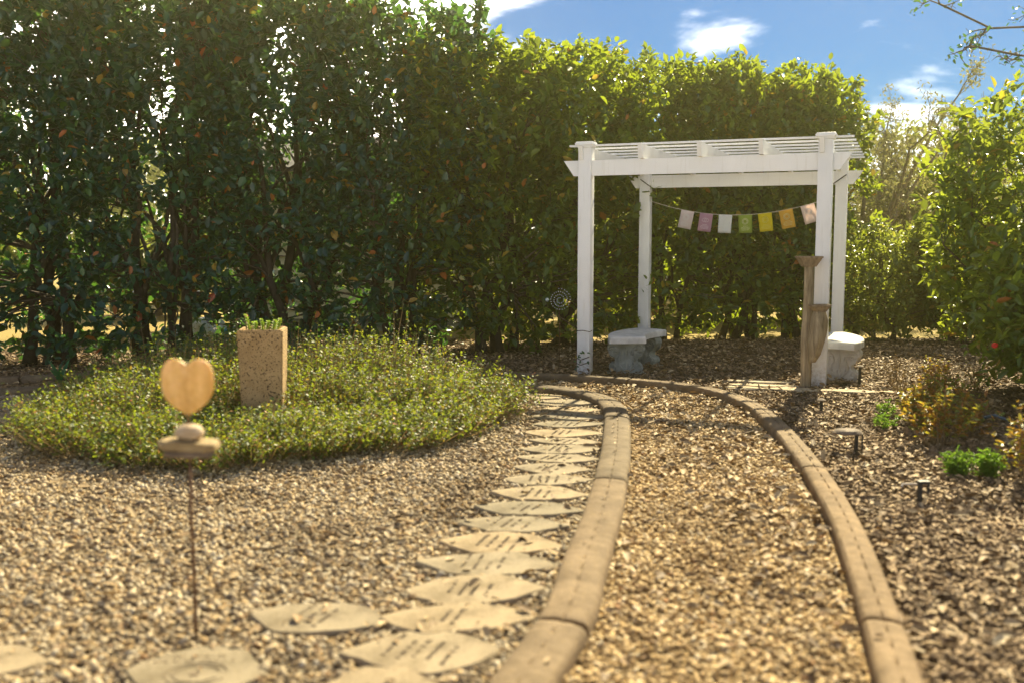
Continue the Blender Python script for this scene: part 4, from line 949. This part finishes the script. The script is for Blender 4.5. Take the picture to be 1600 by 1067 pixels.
bare_tree('bare_sapling', 'leafless sapling rising behind the big laurel', 'sapling', 5.75, 12.6, 3.3, 63, 5, .75, leaves=0, r0=.035, fork=.5, up=1.2)
bare_tree('overhanging_tree', 'tree outside the right edge with leafy twigs reaching into the sky', 'tree', 6.2, 7.6, 4.6, 64, r0=.016, fork=.5, tmat='twig', leafmat='hedge', leaves=1500, L=.045, spread=1.0,
          targets=[(-2.75, .1, 2.75), (-2.9, .3, 3.1), (-2.6, -.2, 3.3), (-2.3, -.3, 2.6), (-1.0, .8, 4.6), (.8, .6, 4.8), (.6, -.8, 4.6), (-.6, -1, 4.7)], up=.2)

# ------------------------------------------------------------------ shed behind the hedge
sh = thing('garden_shed', 'pale yellow clapboard shed seen through the hedge gaps', 'shed', (-1.9, 14.6, 0), R(8))
SW, SD, SH = 4.3, 2.4, 2.3
MB().box((0, SD/2, SH/2+.1), (SW-.06, SD-.06, SH-.2)).build('wall', MAT['siding'], sh)
MB().box((0, SD/2, .06), (SW-.02, SD-.02, .18)).build('foundation', MAT['patina'], sh)
bh = .128; nb = int((SH-.16)/bh); vs = [(-SW/2, 0, 0), (SW/2, 0, 0), (SW/2, -.026, 0), (-SW/2, -.026, 0), (-SW/2, 0, bh), (SW/2, 0, bh), (SW/2, -.008, bh), (-SW/2, -.008, bh)]
bme = MB().add(vs, [(0, 1, 2, 3), (7, 6, 5, 4), (3, 2, 6, 7), (1, 0, 4, 5), (2, 1, 5, 6), (0, 3, 7, 4)]).mesh('board', MAT['siding'])
vs2 = [(0, -y_, z_) for y_, z_ in ((0, 0),)]
for k in range(nb): link('board', bme, sh, (0, .026, .16+k*bh))
for x in (-SW/2, SW/2): MB().box((x, .0, .15+(SH-.16)/2), (.10, .07, SH-.16)).build('corner_trim', MAT['trimw'], sh)
mb = MB(); ov = .22; zt = SH+.02
mb.prism([(-ov, zt-.06), (SD/2, zt+.52), (SD+ov, zt-.06), (SD+ov, zt), (SD/2, zt+.58), (-ov, zt)], SW+.5, Matrix(((0, 0, 1, -SW/2-.25), (1, 0, 0, 0), (0, 1, 0, 0), (0, 0, 0, 1)))); mb.build('roof', MAT['roofing'], sh)
# crumpled blue and white bag on the grass behind the hedge
bgo = thing('fabric_bag', 'crumpled blue and white bag lying behind the hedge, left of the planter', 'bag', (-3.6, 12.2, 0), R(20))
MB().add(*rocky((.16, 0, .11), (.26, .2, .13), 4, .5, 4)).build('blue_side', MAT['bluecloth'], bgo, True)
MB().add(*rocky((-.2, .05, .16), (.30, .22, .17), 8, .5, 4)).build('white_side', MAT['whitecloth'], bgo, True)

# ------------------------------------------------------------------ trees and bushes beyond the hedge
BG = 'trees and bushes beyond the hedge'
BT = [(1.6, 16.2, 1.3, 1.0, 'low bush just beyond the hedge behind the left pergola post'), (3.4, 16.6, 1.4, 1.1, 'low bush just beyond the hedge under the flag garland'), (5.2, 16.4, 1.3, 1.0, 'low bush just beyond the right end of the hedge'), (-6.4, 17.5, 1.3, 1.0, 'low bush just beyond the hedge at the far left'), (-14.5, 27, 5.2, 3.0, 'sunlit round tree far beyond the left end of the hedge'), (-9.2, 30, 4.6, 2.8, 'sunlit tree on the far lawn behind the left trunks'), (-5.5, 22, 2.6, 1.6, 'rounded bush on the lawn behind the heart ornament'), (-11.5, 20.5, 2.4, 1.7, 'rounded bush on the lawn at the far left'), (2.6, 21, 3.0, 2.0, 'sunlit bush behind the shed right corner'), (5.6, 25, 3.6, 2.2, 'sunlit tree seen through the hedge behind the flags'), (9.6, 25, 4.2, 2.4, 'hazy tree behind the thin leaved tree'), (13.2, 26, 4.4, 2.6, 'hazy tree behind the big laurel'), (8.2, 19.8, 2.7, 1.4, 'hazy bush between low shrubs and far trees')]
for k, (x, y, h, r_, lab) in enumerate(BT):
    shrub('far_tree', lab, 'tree', x, y, h, r_, r_*.8, 700+k, ncl=620, per=10, L=.16, mat='far', bark='greybark', nst=3, low=.25, shape='round', group=BG, br=.07, spread=.26, nbr=120, clump=.7, freq=1.3, lean=.8)
rg = np.random.default_rng(9); n = 26000
X = rg.uniform(-75, 75, n); topz = 4.5+1.6*np.sin(X*.21)+1.2*np.sin(X*.53+1); P = np.column_stack([X, 62+rg.uniform(-3, 3, n), topz*rg.uniform(0, 1, n)**.7])
Ls = rg.uniform(.4, .8, n); V, F = leaf_mesh(P, rg.normal(size=(n, 3)), rg.normal(size=(n, 3))+np.array([0, 0, .6]), Ls, Ls*.6)
link('distant_treeline', np_mesh('distant_treeline', V, F, MAT['far']), None, kind='stuff', label='continuous far treeline across the field', category='treeline')

# ------------------------------------------------------------------ haze volume added for the golden glow on the right
ht = bpy.data.materials.new('air'); ht.use_nodes = True; n_ = ht.node_tree; n_.nodes.clear()
pv = n_.nodes.new('ShaderNodeVolumePrincipled'); pv.inputs['Color'].default_value = (1, .89, .42, 1); pv.inputs['Density'].default_value = .0046; pv.inputs['Anisotropy'].default_value = .90
ho_ = n_.nodes.new('ShaderNodeOutputMaterial'); n_.links.new(pv.outputs[0], ho_.inputs['Volume'])
MB().box((0, 29, 2.9), (164, 90, 8.0)).build('haze', ht, None, kind='stuff', label='warm haze added for the golden glow towards the sun')
